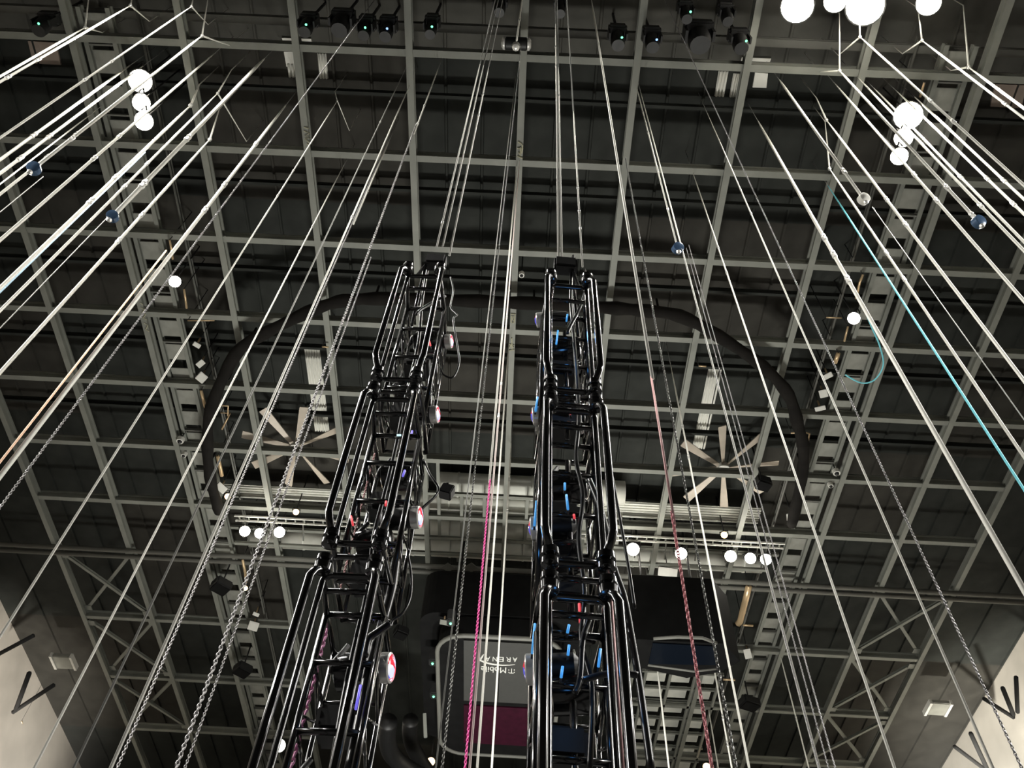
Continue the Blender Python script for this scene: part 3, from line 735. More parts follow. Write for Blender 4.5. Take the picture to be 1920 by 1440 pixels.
# ================================================================== TRUSS TOWERS
TW = .2375; TR = .033
def rounded_hoop(hw, z0, z1, r, y, n=5):
    pts = []
    for cx, cz, a in ((hw-r, z1-r, 0), (-hw+r, z1-r, 90), (-hw+r, z0+r, 180), (hw-r, z0+r, 270)):
        for k in range(n+1):
            t = math.radians(a+90*k/n); pts.append((cx+r*math.cos(t), y, cz+r*math.sin(t)))
    return pts
def tower(name, cx, yf, rz, levels, D1, D2, lab, zig):
    t = empty(name, (cx, yf, 0), lab, 'truss tower', 'hanging truss towers', rz)
    for (z1, z0) in levels:
        sg = tube('truss_section', rounded_hoop(TW*.84, z0-.01, z1+.01, .07, .19), TR*.8, 'black', t, 8, True)
        def sub(nm, pts, r=TR*.8, mt='black', n=8): return tube(nm, pts, r, mt, sg, n)
        for sx in (-1, 1):
            x = sx*TW
            sub('guard_post', [(x*.84, .10, z0), (x*.89, .06, z0+.04), (x*.97, .02, z0+.09), (x*1.04, 0, z0+.16), (x*1.04, 0, (z0+z1)/2), (x*1.04, 0, z1-.16), (x*.97, .02, z1-.09), (x*.89, .06, z1-.04), (x*.84, .10, z1)], TR, 'black', 12)
            sub('chord', [(x, D1, z0), (x, D1, z1)], TR*.85)
            sub('chord', [(x, D2, z0), (x, D2, z1)], TR*.7)
            for z, s in ((z1, 1), (z0, -1)):
                sub('end_tube', [(x*.84, .10, z+.05*s), (x*.85, .20, z), (x*.98, D1, z), (x*.98, D2, z)], TR*.8)
                lathe('coupler', [(-.035*s, .045), (-.025*s, .066), (.035*s, .070), (.045*s, .042), (.06*s, .042), (.07*s, .064), (.115*s, .064), (.125*s, .045)], (x*.84, .10, z), (0, 0, 1), 'black', sg, 14)
            # lattice on the side faces
            n = 7; zz = []
            for k in range(n+1):
                zz.append((x, D1 if k % 2 == 0 else D2, z0+.12+(z1-z0-.24)*k/n))
            for k in range(n): sub('lattice_bar', [zz[k], zz[k+1]], TR*.38, 'black', 6)
        for z in (z0, z1):
            for y, r in ((.36, TR*.75), (D1, TR*.85), (D2, TR*.7)):
                sub('crossbar', [(-TW, y, z), (TW, y, z)], r)
        L = z1-z0
        for f in (.22, .5, .78):
            sub('rung', [(-TW, D1, z0+L*f), (TW, D1, z0+L*f)], TR*.8)
            sub('rung', [(-TW, D2, z0+L*f), (TW, D2, z0+L*f)], TR*.6)
            for sx in (-1, 1): sub('side_rung', [(sx*TW, D1, z0+L*f), (sx*TW, D2, z0+L*f)], TR*.5)
        sub('centre_pole', [(.03, (D1+D2)/2-.05, z0), (.03, (D1+D2)/2-.05, z1)], TR*.8)
        for f, w_ in ((.16, .34), (.62, .30)):
            rbox('drive_box', (-.02, (D1+D2)/2+.06, z0+L*f), (w_, .30, .24), 'blackm', sg)
        for f, dx in ((.36, -.04), (.84, .04)):
            lathe('fixture_drum', [(-.17, .08), (-.15, .14), (.10, .15), (.15, .13), (.17, .09)], (dx, (D1+D2)/2+.02, z0+L*f), (1, -.12, .1), 'black', sg, 16)
            tube('fixture_yoke', [(dx-.10, (D1+D2)/2-.02, z0+L*f+.22), (dx-.19, (D1+D2)/2-.02, z0+L*f+.05), (dx-.19, (D1+D2)/2-.02, z0+L*f-.05)], .022, 'blackm', sg, 6)
    return t
LT = dict(cx=-1.2725, yf=5.0, rz=math.radians(-1.5)); RTW = dict(cx=.461, yf=4.45, rz=math.radians(2.5))
towL = tower('truss_tower', levels=[(10.85, 8.70), (8.34, 6.42), (6.06, 4.0)], D1=.65, D2=1.175, zig=1,
             lab='left hanging tower of gloss black trusses with lenses facing right', **LT)
towR = tower('truss_tower', levels=[(9.79, 7.90), (7.58, 5.82), (5.50, 3.6)], D1=.58, D2=1.05, zig=-1,
             lab='right hanging tower of gloss black trusses with blue glints', **RTW)
# top brackets
def top_bracket(t, tz, dz):
    b = rbox('top_bracket', (.02, .52, tz+dz), (.28, .16, .22), 'blackm', t)
    for sx in (-1, 1):
        tube('bracket_leg', [(sx*.11, .52, tz+dz-.1), (sx*.15, .4, tz+.4), (sx*TW*.84, .2, tz)], .022, 'black', b, 8)
        tube('bracket_leg', [(sx*.11, .52, tz+dz-.1), (sx*.15, .7, tz+.4), (sx*TW*.98, 1.05, tz)], .022, 'black', b, 8)
top_bracket(towL, 10.85, 1.0); top_bracket(towR, 9.79, 1.1)
def at_depth(px, py, y):
    d = ray(px, py); return CAM+d*((y-CAM.y)/d.y)
def spot_lamp(px, py, y, sgn, lab, dia):
    c = at_depth(px, py, y); r = empty('beam_lamp', c, lab, 'stage lamp', 'round lamps in the towers')
    ax = Vector((sgn, -.18 if sgn > 0 else .12, -.05))
    lathe('lens', [(0, dia*.44), (.03, dia*.36), (.045, dia*.15)], (0, 0, 0), ax, 'lens', r, 20)
    lathe('rim', [(-.05, dia*.52), (.02, dia*.52), (.03, dia*.46), (.0, dia*.44), (-.02, dia*.44)], (0, 0, 0), ax, 'shackle', r, 20)
    lathe('head', [(-.36, dia*.25), (-.32, dia*.46), (-.05, dia*.5)], (0, 0, 0), ax, 'blackm', r, 20)
    for s in (-1, 1): box('yoke_arm', ax*-.2+Vector((0, 0, s*dia*.56)), (.22, .06, .03), 'black', r)
    return r
for px, py, d_, lab in [(843, 640, .17, 'round red and white lens on the left tower, topmost of four'), (817, 777, .19, 'round red and white lens on the left tower, second from the top'), (783, 970, .21, 'round red and white lens on the left tower, third from the top'), (728, 1252, .23, 'round red and white lens on the left tower, lowest and largest')]:
    spot_lamp(px, py, 5.85, 1, lab, d_)
for px, py, d_, lab in [(1010, 600, .17, 'round lens on the left flank of the right tower, topmost of four'), (1004, 780, .18, 'round lens on the left flank of the right tower, second from top'), (1001, 990, .19, 'round lens on the left flank of the right tower, third from top'), (993, 1255, .21, 'round lens on the left flank of the right tower, lowest')]:
    spot_lamp(px, py, 5.25, -1, lab, d_)
# LED strips and indicator lights inside the towers; sky blue ones are painted glints
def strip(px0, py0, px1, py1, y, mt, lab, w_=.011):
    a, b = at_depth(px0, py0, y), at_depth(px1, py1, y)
    o = empty('led_glint_strip', a, lab, 'light', 'small led strips in the towers')
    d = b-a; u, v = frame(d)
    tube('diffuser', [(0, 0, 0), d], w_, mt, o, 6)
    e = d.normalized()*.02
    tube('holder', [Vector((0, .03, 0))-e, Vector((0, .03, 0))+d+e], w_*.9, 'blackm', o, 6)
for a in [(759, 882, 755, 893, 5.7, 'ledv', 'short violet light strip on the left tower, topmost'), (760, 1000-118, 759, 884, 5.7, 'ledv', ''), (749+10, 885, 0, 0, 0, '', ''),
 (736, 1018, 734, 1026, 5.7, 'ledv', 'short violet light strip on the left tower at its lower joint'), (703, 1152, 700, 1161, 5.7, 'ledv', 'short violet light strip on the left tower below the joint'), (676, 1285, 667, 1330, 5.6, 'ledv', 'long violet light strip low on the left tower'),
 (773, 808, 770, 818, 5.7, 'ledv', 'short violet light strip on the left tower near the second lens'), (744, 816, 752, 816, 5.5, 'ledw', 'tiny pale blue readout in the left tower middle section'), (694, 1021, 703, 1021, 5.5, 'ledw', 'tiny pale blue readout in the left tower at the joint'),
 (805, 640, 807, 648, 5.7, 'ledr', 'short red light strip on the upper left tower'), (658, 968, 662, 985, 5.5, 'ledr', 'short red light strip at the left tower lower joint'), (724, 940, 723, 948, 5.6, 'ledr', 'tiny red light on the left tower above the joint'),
 (1064, 590, 1062, 602, 5.0, 'glintc', 'small sky blue glint in the upper right tower'), (1046, 620, 1043, 645, 5.0, 'glintc', 'slim sky blue glint left of centre in the upper right tower'), (1059, 906, 1059, 918, 5.0, 'glintc', 'small sky blue glint in the right tower middle'), (1062, 928, 1065, 955, 4.95, 'glintc', 'sky blue glint on the right tower centre pole'),
 (1067, 1172, 1064, 1186, 4.9, 'glintc', 'small sky blue glint below the right tower joint'), (1067, 1210, 1065, 1228, 4.9, 'glintc', 'sky blue glint beneath the lower right tower box'), (1055, 1250, 1052, 1270, 4.9, 'glintc', 'slim sky blue glint low in the right tower'),
 (1126, 1217, 1122, 1250, 4.95, 'glintc', 'slim sky blue glint on the right edge of the right tower'), (1086, 1132, 1088, 1168, 5.0, 'ledr', 'short red strip in the right tower below the joint'), (1076, 965, 1077, 972, 5.0, 'ledr', 'tiny red light in the right tower above the joint'), (1068, 770, 1070, 776, 5.0, 'ledr', 'tiny red light in the right tower below its upper joint'),
 (1006, 940, 1002, 985, 5.15, 'glintc', 'bright blue glint on the left flank of the right tower'), (1008, 745, 1004, 770, 5.15, 'glintc', 'blue glint on the left flank of the right tower near the second lens'), (1003, 1170, 998, 1225, 5.1, 'glintc', 'long blue glint on the left flank of the right tower low down')]:
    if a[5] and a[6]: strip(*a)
light('added_blue_fill', 'POINT', tuple(at_depth(1005, 1000, 4.75)), 1.1, (.1, .4, 1), size=.05)  # added unseen point lights that put blue glints on the tower tubes
light('added_blue_fill', 'POINT', tuple(at_depth(1090, 1240, 4.7)), .9, (.1, .4, 1), size=.05)
light('added_blue_fill', 'POINT', tuple(at_depth(1075, 620, 4.75)), 1.1, (.1, .4, 1), size=.05)
# power cables on the towers
def pcable(pts3, r, lab, mt='rubber', grp='black power cables on the towers'):
    o = tube('power_cable', smooth_path([Vector(p) for p in pts3], 5), r, mt, None, 8); return tag(o, lab, 'cable', grp)
def pxc(lst, y): return [at_depth(a, b, y) for a, b in lst]
pcable(pxc([(845, 520), (850, 545), (845, 575), (857, 590), (850, 600), (858, 650), (861, 680), (850, 707), (832, 703), (826, 690)], 5.95), .012, 'thin black cable looping out from the upper left tower')
pcable(pxc([(765, 1040), (771, 1080), (769, 1120), (756, 1148), (738, 1162), (732, 1175)], 5.95), .012, 'thin black cable looping out from the lower left tower')
pcable(pxc([(793, 860), (806, 890), (822, 914), (816, 930), (795, 950), (775, 970)], 6.0), .014, 'black cable running to the hanging black box beside the left tower')
pb_ = empty('hanging_box', at_depth(838, 922, 6.05), 'small black box hanging beside the left tower', 'box')
rbox('case', (0, 0, 0), (.13, .12, .13), 'blackm', pb_, Matrix.Rotation(.3, 3, 'Y'), .08)
tube('handle', [(-.03, 0, .06), (-.03, 0, .12), (.0, 0, .13), (.0, 0, .06)], .008, 'black', pb_, 6)
pcable(pxc([(742, 1050), (735, 1100), (722, 1150), (712, 1185), (690, 1260), (678, 1330), (655, 1445)], 5.7), .040, 'thick black cable bundle down the right side of the left tower')
pcable(pxc([(730, 1170), (708, 1185), (690, 1200), (684, 1230)], 5.5), .03, 'thick black cable bending into the lower left tower')
pcable(pxc([(1105, 900), (1128, 960), (1150, 1060), (1170, 1120), (1185, 1200), (1200, 1290), (1222, 1450)], 4.9), .026, 'thick black cable hanging right of the right tower')
pcable(pxc([(1096, 505), (1108, 540), (1122, 590), (1123, 620), (1128, 760), (1142, 860), (1160, 960), (1178, 1060), (1190, 1140)], 4.98), .013, 'thin black cable along the right edge of the right tower')
pcable(pxc([(1100, 540), (1086, 580), (1070, 610), (1064, 625)], 4.9), .018, 'black cable crossing into the upper right tower')
pcable(pxc([(835, 555), (815, 565), (790, 580), (780, 590)], 5.5), .018, 'black cable crossing into the upper left tower')
pcable(pxc([(1075, 480), (1070, 560), (1078, 660), (1085, 780), (1080, 860), (1093, 930), (1085, 1010), (1096, 1110), (1090, 1200), (1110, 1290), (1105, 1450)], 5.0), .02, 'black cable snaking down inside the right tower')
pcable(pxc([(805, 490), (792, 560), (785, 640), (762, 740), (742, 840), (720, 930), (700, 1010), (690, 1100), (662, 1220), (640, 1330), (620, 1450)], 5.7), .02, 'black cable snaking down inside the left tower')
pcable(pxc([(1078, 1300), (1088, 1270), (1093, 1200), (1105, 1160)], 4.95), .022, 'bent black cable low inside the right tower')
pcable(pxc([(1092, 1275), (1130, 1265), (1165, 1262), (1196, 1266)], 4.8), .022, 'stubby black arm sticking out right of the lower right tower')

# ================================================================== CABLES AND CHAINS
LINK = {}
def link_geo(pitch, wire):
    L = pitch+2*wire; wd = wire*1.7; pts = []
    for k in range(8):
        a = 2*math.pi*k/8; x = math.cos(a)*wd; z = math.sin(a)*wd
        z += (L/2-wd-wire*.2)*(1 if math.sin(a) > .01 else -1 if math.sin(a) < -.01 else 0)
        pts.append(Vector((x, 0, z)))
    return tube_geo(pts, wire, 4, True)
def chain_mesh(a, b, pitch, wire):
    n = max(2, int((b-a).length/pitch)); V0, F0 = link_geo(pitch, wire); V = []; Fc = []
    d = (b-a)/n; R2 = Matrix.Rotation(math.pi/2, 3, 'Z')
    for k in range(n):
        c = a+d*(k+.5); base = len(V)
        R = Matrix.Rotation(.5+(math.pi/2 if k % 2 else 0)+random.uniform(-.15, .15), 3, 'Z')
        for v in V0: V.append(c+R @ v)
        Fc += [tuple(q+base for q in f) for f in F0]
    return V, Fc
RR = {}
def cable(kind, top, bot, wpx, lab, mt='cable', h=1.0, beads=(), end=None, legs=(), cell=None, taper=True, name=None, r=None, key=None, up=True):
    """a hanging line; top/bot are the photo pixels of its ends, h its top height (roof = 1) or r its distance"""
    def gd(p):
        d = ray(*p); v = Vector((d.x, d.y)); return v/d.z
    da, db = gd(top).normalized(), gd(bot).normalized()
    dr = (da*.3+db*.7).normalized()
    if isinstance(r, str): r = RR[r]; up = False
    if r is None: r = h*H/tan_el(*top)
    RR['last'] = r
    if key: RR[key] = r
    x, y = dr.x*r, dr.y*r
    def zz(p): return CAM.z+r*tan_el(*p)
    zt = zz(top)
    zb = zz(end) if end else max(.9, CAM.z+r*min(.42, tan_el(*bot)*.9))
    mid = Vector((x, y, zz(((top[0]+bot[0])/2, (top[1]+bot[1])/2))))
    rad = wpx*.46/F_PX*(mid-CAM).length
    if cell:
        cz = zz(cell[0]); s = cell[1]*.78/F_PX*(Vector((x, y, cz))-CAM).length; zb = cz+s*1.2
    a, b = Vector((x, y, zt)), Vector((x, y, zb))
    tip = ZD-zt
    if kind == 'chain':
        o = empty('hoist_chain' if not name else name, a, lab, 'chain', 'hoist chains')
        V, Fc = chain_mesh(Vector((0, 0, zb-zt)), Vector((0, 0, 0)), rad*1.55, rad*.31)
        q = mesh_obj('chain_links', V, Fc, mt, o, True); q['kind'] = 'stuff'
        if up: tube('lifting_wire', [(0, 0, -.1), (0, 0, tip)], .014, 'cabledim', o, 6)
    else:
        L = zt-zb; ts = [0, .01, .05, .10, 1] if taper else [0, 1]
        rs = [rad*.35, rad*.5, rad*.8, rad, rad] if taper else [rad, rad]
        o = tube(name or 'rigging_cable', [Vector((0, 0, -L*t)) for t in ts], rs, mt, None, 8); o.location = a
        tag(o, lab, 'cable', 'rigging cables')
        if up and not legs: tube('lifting_wire', [(0, 0, -.1), (0, 0, tip)], .012, 'cabledim', o, 6)
    for bd in beads:
        zc = zz(bd)-zt
        lathe('shackle', [(-4*rad, .6*rad), (-3.4*rad, 1.35*rad), (-1.2*rad, 1.5*rad), (-.7*rad, 1.05*rad), (.7*rad, 1.05*rad), (1.2*rad, 1.45*rad), (3.4*rad, 1.3*rad), (4*rad, .6*rad)], (0, 0, zc), (0, 0, 1), 'shackle', o, 8)
    for lg in legs:                               # bridle legs up to the roof
        e = P(lg[0], lg[1], 1.07)
        if lg[1] < -5 or True: e = P(lg[0], lg[1], 1.0); e2 = Vector((e.x, e.y, ZD))
        tube('bridle_leg', [Vector((0, 0, 0)), e-a, e2-a], [rad*.9, rad*.45, .012], mt, o, 6)
    if legs: lathe('bridle_ring', [(-2*rad, rad), (-rad, 1.6*rad), (rad, 1.6*rad), (2*rad, rad)], (0, 0, 0), (0, 0, 1), 'shackle', o, 8)
    if cell:
        e = empty('load_cell', (x, y, cz), cell[2], 'load cell', 'load cells on cables')
        lathe('body', [(-s*.5, s*.55), (-s*.42, s*.72), (s*.42, s*.72), (s*.5, s*.55)], (0, 0, 0), (.25, -1, -.5), cell[3] if len(cell) > 3 else 'cellblue', e, 18)
        for q in (1, -1): lathe('eye', [(-s*.25, s*.2), (0, s*.34), (s*.25, s*.2)], (0, 0, q*s*1.0), (0, 0, 1), 'shackle', e, 8)
    return o
N = .945   # height of bridle nodes
W = 'wire'
cable(W, (160, 52), (0, 143), 4, 'pale steel cable in the upper left corner, hanging from the leftmost bridle', h=N, legs=[(167, -12), (192, 61)])
cable(W, (245, 11), (0, 153), 4, 'pale steel cable from the bridle second from the left at the top edge', h=N, legs=[(249, -14), (280, 40)], beads=[(70, 110), (15, 144)])
cable(W, (360, 14), (0, 257), 3.6, 'long pale cable from the third bridle at the top left, with two shackles', h=N, legs=[(364, -12), (390, 46)], beads=[(210, 115), (161, 149)])
cable(W, (391, 82), (0, 350), 5, 'bright steel cable from the low fourth bridle, ending in a blue grey load cell', h=N, legs=[(391, -10), (430, 85)], beads=[(152, 278)], end=(88, 325), cell=((83, 335), 18, 'blue grey load cell on a cable near the left edge'))
cable(W, (83, 333), (0, 396), 1.6, 'thin dull wire below the load cell near the left edge', 'cabledim', taper=False, r='last')
cable(W, (246, 122), (0, 299), 5, 'bright steel cable left of the upper left flood lamps', beads=[(63, 253)])
cable(W, (271, 122), (0, 325), 5, 'bright steel cable just touching the topmost upper left flood lamp', beads=[(92, 255), (37, 296)])
cable(W, (184, 208), (0, 343), 2.6, 'thin pale cable starting beside the third long beam at upper left', beads=[(22, 326)])
cable(W, (324, 112), (0, 362), 4.4, 'bright cable passing behind the topmost upper left flood lamp', beads=[(143, 252), (90, 295)])
cable(W, (404, 106), (0, 445), 5, 'bright cable passing beside the lowest upper left flood lamp', beads=[(223, 255), (175, 295)])
cable(W, (360, 200), (60, 480), 6, 'thick bright cable with a pale blue rope beside it at left', h=N, legs=[(374, 158)], beads=[(217, 333), (170, 378)])
cable(W, (272, 285), (0, 548), 3, 'pale blue rope running beside the thick bright cable at left', 'blue', taper=False, name='rope', r='last')
cable(W, (410, 177), (0, 580), 4.6, 'bright cable from the node with two short legs left of the slanting rod', h=N, legs=[(434, 131), (462, 265)], beads=[(277, 307), (233, 350)])
cable(W, (498, 112), (212, 402), 7, 'thick bright needle tipped rod like cable at upper left, ending in a dark load cell', beads=[(353, 260), (270, 347)], end=(214, 398), cell=((210, 405), 17, 'dark blue load cell below the needle tipped cable at left'))
cable(W, (210, 403), (0, 613), 1.8, 'thin dull wire below the dark blue load cell at left', 'cabledim', taper=False, r='last')
cable(W, (400, 267), (0, 690), 5.6, 'bright cable hanging from a single leg node below the left slanting rod', h=N*.97, legs=[(411, 205)], beads=[(270, 405), (227, 455)])
cable(W, (533, 193), (0, 900), 7.5, 'thickest bright cable at left with a round shackle in its middle', beads=[(480, 270), (417, 343), (380, 390)])
cable(W, (312, 470), (0, 866), 3.6, 'orange tinted rope close beside the thickest bright left cable', 'orange', taper=False, name='rope', r='last')
cable('chain', (703, 0), (0, 950), 4.6, 'long dark grey chain slanting from the top edge to the left edge', 'chainl', h=1.02)
cable(W, (634, 190), (0, 1190), 3.8, 'pale cable hanging from a small apex at the fifth long beam, upper left', h=.97, legs=[(655, 245), (628, 172)], beads=[(550, 320), (520, 366)])
cable(W, (641, 310), (68, 1440), 4, 'pale cable reaching the bottom edge farthest to the left', beads=[(583, 423), (561, 470)])
cable(W, (757, 133), (140, 1440), 3.8, 'grey pale cable reaching the bottom edge second from the left', 'cabledim', beads=[(730, 190), (713, 229)])
cable(W, (768, 161), (207, 1440), 5, 'thick pinkish white cable reaching the bottom edge third from the left', beads=[(667, 410)])
cable('chain', (722, 268), (223, 1440), 5.5, 'grey chain hanging right beside the pinkish white cable at lower left', 'chainl', h=1.0)
cable(W, (729, 262), (655, 440), 3.0, 'short pale cable meeting the pinkish white cable at a shackle', 'cable', beads=[(690, 360)], end=(662, 420))
cable(W, (820, 128), (693, 480), 3.2, 'pale cable with two shackles left of the left tower top', beads=[(793, 197), (781, 231)], end=(775, 250))
cable('chain', (781, 231), (330, 1440), 8, 'heavy spiral looking grey chain left of the left tower', 'chainl', r='last')
cable('chain', (690, 480), (352, 1440), 5.5, 'slimmer grey chain close beside the heavy left chain', 'chainl', r='last')
cable(W, (900, 118), (820, 460), 3.2, 'left of two pale cables rising from the left tower top', beads=[(830, 417)], end=(818, 462), r=5.6)
cable(W, (905, 120), (832, 460), 3.2, 'right of two pale cables rising from the left tower top', 'cable', end=(832, 462), r=5.6)
cable(W, (914, 122), (845, 478), 3.2, 'pale cable just right of the left tower top with two shackles', beads=[(902, 177), (895, 216)], end=(848, 480), r=5.6)
cable(W, (980, -8), (968, 82), 3, 'pale cable at the top edge above the black hoist beside the centre beam', beads=[(974, 38)], end=(969, 76), h=1.0)
cable('chain', (968, 84), (843, 1440), 5, 'long chain below the black hoist, turning dark further down', 'chain', r='last')
cable(W, (962, 150), (823, 1440), 2.4, 'thin dark wire left of the long dark chain between the towers', 'cabledim', taper=False)
cable(W, (967, 310), (873, 1440), 4.4, 'white rope above the magenta chain between the towers', 'cable', name='rope', end=(917, 905))
cable(W, (973, 300), (882, 1440), 3.6, 'pale rope with four shackles just right of the magenta chain', 'rose2', name='rope', beads=[(957, 545), (952, 595), (948, 720), (944, 780)])
cable('chain', (917, 900), (873, 1440), 6.5, 'bright magenta chain between the towers', 'magenta', r='last')
cable(W, (954, 640), (895, 1440), 4, 'white cable along the left edge of the centre beam, second right of the magenta chain')
cable(W, (957, 830), (923, 1440), 3.6, 'white cable in front of the centre beam low down', beads=[(954, 900), (951, 957)])
ho = P(968, 82, .975); hoist = empty('chain_hoist', ho, 'black chain hoist with pale ends beside the centre beam near the top', 'hoist')
lathe('motor_drum', [(-.36, .16), (-.33, .21), (.33, .21), (.36, .16)], (0, 0, 0), (1, 0, 0), 'blackm', hoist, 18)
hang(hoist, .15, .02)
for s in (-1, 1): lathe('end_cap', [(0, .21), (s*.06, .2), (s*.12, .12)], (s*.37, 0, 0), (1, 0, 0), 'shackle', hoist, 18)
lathe('hook_block', [(-.5, .05), (-.45, .12), (-.25, .14), (-.2, .05)], (0, 0, 0), (0, 0, 1), 'shackle', hoist, 10)
cable(W, (1042, 43), (1047, 480), 3.6, 'left of the pale cables rising from the right tower top', beads=[(1041.5, 88), (1042, 124)], end=(1048, 482), r=4.95)
cable(W, (1044, 124), (1055, 480), 3.6, 'second of the pale cables rising from the right tower top', end=(1055, 484), beads=[(1046, 180)], r=4.95)
cable(W, (1073, 205), (1092, 480), 3.2, 'pale cable with shackles rising from the right corner of the right tower', beads=[(1083, 353), (1086, 396), (1088, 428)], end=(1093, 500), r=4.95)
cable(W, (1115, -4), (1255, 960), 6, 'thick pale cable from the top edge passing right of the right tower', h=1.02, end=(1224, 710), key='thick')
cable(W, (1133, 145), (1187, 480), 3, 'slim pale cable with shackles just left of the thick pale one', beads=[(1146, 225), (1151, 266)], end=(1215, 660))
cable('chain', (1256, 960), (1337, 1440), 11, 'thick red chain at lower right of the right tower', 'red', r='thick')
cable(W, (1224, 705), (1262, 975), 5, 'pinkish rope running down into the thick red chain', 'rose', end=(1262, 985), taper=False, name='rope', r='thick')
cable('chain', (1170, 296), (1383, 1440), 7.5, 'dark steel chain with big links right of the right tower', 'chain', r='thick')
cable('chain', (1245, 5), (1860, 1307), 5, 'long grey chain slanting from the top edge to lower right', 'chainl', h=1.02)
cable(W, (1197, 165), (1263, 443), 3, 'pale cable ending in a blue round load cell near the tenth beam', beads=[(1210, 209), (1220, 247), (1250, 393)], end=(1265, 452), cell=((1269, 466), 18, 'round blue load cell on a cable right of the right tower top'), key='cell')
cable(W, (1199, 172), (1281, 470), 2.6, 'thin white cable just right of the one with the blue load cell')
cable('chain', (1270, 468), (1543, 1440), 3.8, 'left chain of three below the blue load cell', 'chainl', r='cell')
cable('chain', (1277, 468), (1563, 1440), 3.8, 'middle chain of three below the blue load cell', 'chainl', r='cell')
cable('chain', (1283, 462), (1600-37, 1400), 3.8, 'right chain of three below the blue load cell', 'chainl', r='cell')
cable(W, (1295, 328), (1683, 1440), 4.4, 'white cable reaching the bottom edge farthest to the right', beads=[(1342, 465), (1357, 513)])
cable(W, (1320, 215), (1840, 1370), 4, 'white cable ending against the bright right wall', beads=[(1383, 358), (1403, 403)])
cable(W, (1418, 228), (1920, 1100), 8, 'thickest bright cable at right with long shackles', beads=[(1543, 447), (1562, 478), (1589, 525)])
cable(W, (1460, 151), (1617, 368), 5, 'bright needle tipped cable at right ending in a pale round load cell', beads=[(1583, 321)], end=(1618, 366), cell=((1621, 372), 17, 'pale round load cell on a cable at right', 'pale'))
cable(W, (1636, 388), (1920, 787), 1.8, 'thin dull wire with a hook below the pale round load cell', 'cabledim', taper=False, beads=[(1637, 391)], r='last')
cable(W, (1547, 227), (1920, 710), 5.4, 'bright cable below a node with a short leg, right of the needle tipped one', h=N, legs=[(1531, 184)], beads=[(1662, 374), (1698, 421)])
cable(W, (1553, 318), (1920, 853), 5, 'bright cable hanging from a long straight leg at right', h=N*.96, legs=[(1547, 228)], beads=[(1659, 475), (1694, 524)])
cable(W, (1548, 348), (1920, 913), 4, 'cyan rope at right', 'cyan', name='rope')
cable(W, (1563, 160), (1920, 560), 5, 'bright cable passing just left of the lowest upper right flood lamp', beads=[(1713, 328), (1755, 376)])
cable(W, (1572, 135), (1830, 408), 5, 'bright cable from the lowest bridle at right, ending in a blue load cell', h=N, legs=[(1538, 135), (1574, 25)], beads=[(1775, 351), (1825, 402)], end=(1830, 410), cell=((1835, 416), 18, 'blue load cell on a cable near the right edge'))
cable(W, (1600, 152), (1920, 460), 4.6, 'bright cable passing behind the middle upper right flood lamp', beads=[(1843, 382)])
cable(W, (1633, 170), (1920, 447), 4.4, 'bright cable passing behind the left rim of the largest upper right lamp', beads=[(1798, 335)])
cable(W, (1681, 173), (1920, 400), 4.4, 'bright cable emerging below the largest upper right flood lamp', beads=[(1851, 335), (1900, 382)])
cable(W, (1711, 181), (1920, 372), 4.4, 'bright cable just right of the largest upper right flood lamp', beads=[(1883, 338)])
cable(W, (1612, 70), (1920, 347), 4.4, 'pale cable from the bridle under the bright top cluster', h=N, legs=[(1611, 30), (1572, 104)], beads=[(1745, 188), (1788, 227)])
cable(W, (1728, 77), (1920, 221), 4, 'pale cable from the bridle under the lone top right lamp', h=N, legs=[(1721, 15), (1692, 101)], beads=[(1886, 193)])
cable(W, (1816, 126), (1920, 203), 4.6, 'bright cable from the rightmost bridle at the top', h=N, legs=[(1806, 10), (1783, 132)])
cable(W, (1253, 685), (1408, 1440), 4, 'white cable with two shackles between the dark chain and the fan', beads=[(1277, 800), (1288, 857)])
cable(W, (1316, 1100), (1370, 1440), 3, 'thin white cable in front of the dark screen at right', beads=[(1357, 1345), (1363, 1395)])
cable(W, (1330, 1330), (1346, 1440), 2.4, 'short thin white wire at the bottom right of the red chain')
cable(W, (1216, 1085), (1253, 1440), 3.4, 'white cable with shackles between right tower cables and red chain', beads=[(1220, 1180), (1230, 1243)])
cable(W, (1463, 1232), (1517, 1440), 2.6, 'thin white cable with two shackles low in the right bays', beads=[(1475, 1280), (1492, 1347)])
cable('chain', (612, 1180), (545, 1440), 13, 'pink chain inside the lower left tower', 'pink', r=6.0, up=False)
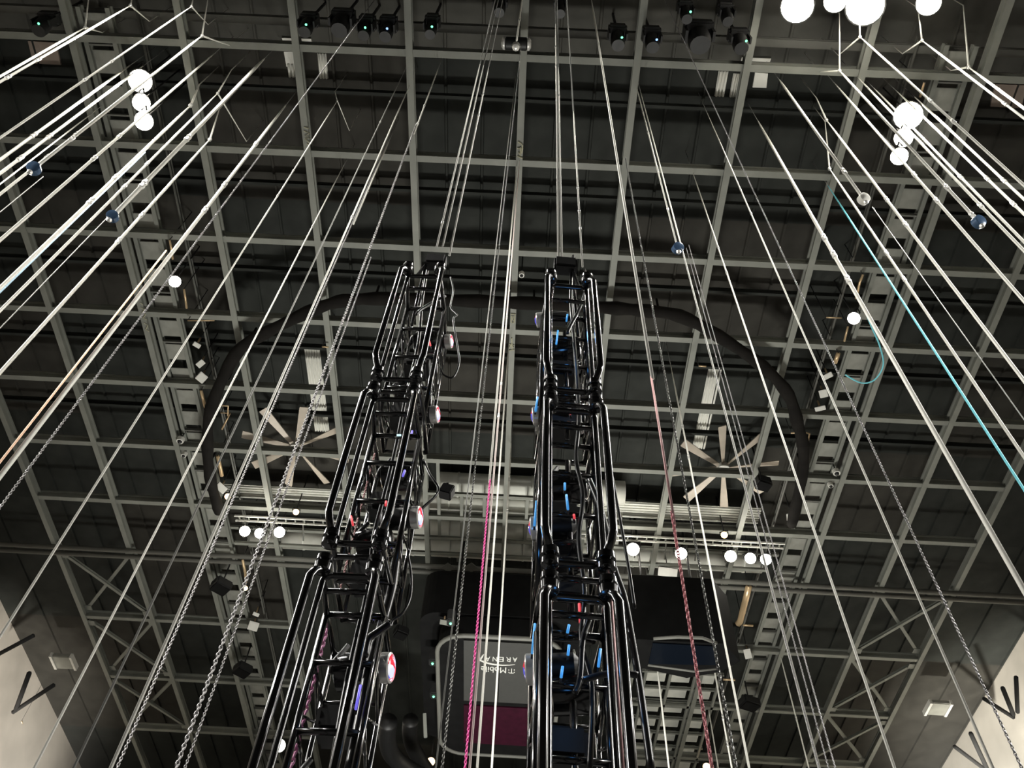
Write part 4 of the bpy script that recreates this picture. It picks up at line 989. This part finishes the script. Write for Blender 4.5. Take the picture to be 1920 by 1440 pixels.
cable('chain', (700, 850), (640, 1100), 6, 'faint pink grey chain inside the middle of the left tower', 'rose', end=(640, 1110), r=6.05, up=False)
cable(W, (1132, 1090), (1175, 1440), 5, 'pink rope hanging inside the right tower edge', 'rose', taper=False, name='rope', r=4.7, up=False)
# cyan loop of rope
A = [P(1612, 560, .9)*1.0]; A[0].z = ZD
A = A+smooth_path([P(x, y, .9) for x, y in [(1612, 560), (1633, 610), (1650, 650), (1656, 685), (1640, 712), (1615, 718), (1585, 703)]], 5)
tag(tube('rope_loop', A, .03, 'cyan', None, 6), 'slack cyan rope loop in front of the right catwalk', 'rope')

# ================================================================== HAZE
def haze(name, c, size, dens, local):
    hz = box(name, c, size, 'floor'); hz['kind'] = 'stuff'
    hm = bpy.data.materials.new('stage_haze'); hm.use_nodes = True; nt = hm.node_tree
    nt.nodes.remove(nt.nodes['Principled BSDF']); v = nt.nodes.new('ShaderNodeVolumeScatter')
    v.inputs['Density'].default_value = dens; v.inputs['Anisotropy'].default_value = .3; v.inputs['Color'].default_value = (1, .96, .90, 1)
    nt.links.new(v.outputs[0], nt.nodes['Material Output'].inputs['Volume'])
    if local:                                   # smoke that thins out away from its middle
        tc = nt.nodes.new('ShaderNodeTexCoord'); mp = nt.nodes.new('ShaderNodeMapping'); g = nt.nodes.new('ShaderNodeTexGradient'); g.gradient_type = 'SPHERICAL'
        mp.inputs['Location'].default_value = (-1, -1, -1); mp.inputs['Scale'].default_value = (2, 2, 2)
        nt.links.new(tc.outputs['Generated'], mp.inputs['Vector']); nt.links.new(mp.outputs[0], g.inputs['Vector'])
        mu = nt.nodes.new('ShaderNodeMath'); mu.operation = 'MULTIPLY'; mu.inputs[1].default_value = dens
        nt.links.new(g.outputs['Fac'], mu.inputs[0]); nt.links.new(mu.outputs[0], v.inputs['Density'])
    hz.data.materials.clear(); hz.data.materials.append(hm)
haze('smoke', (-26, 47, 21), (16, 30, 24), .035, True)
haze('smoke', (24.5, 45, 21), (18, 34, 24), .05, True)
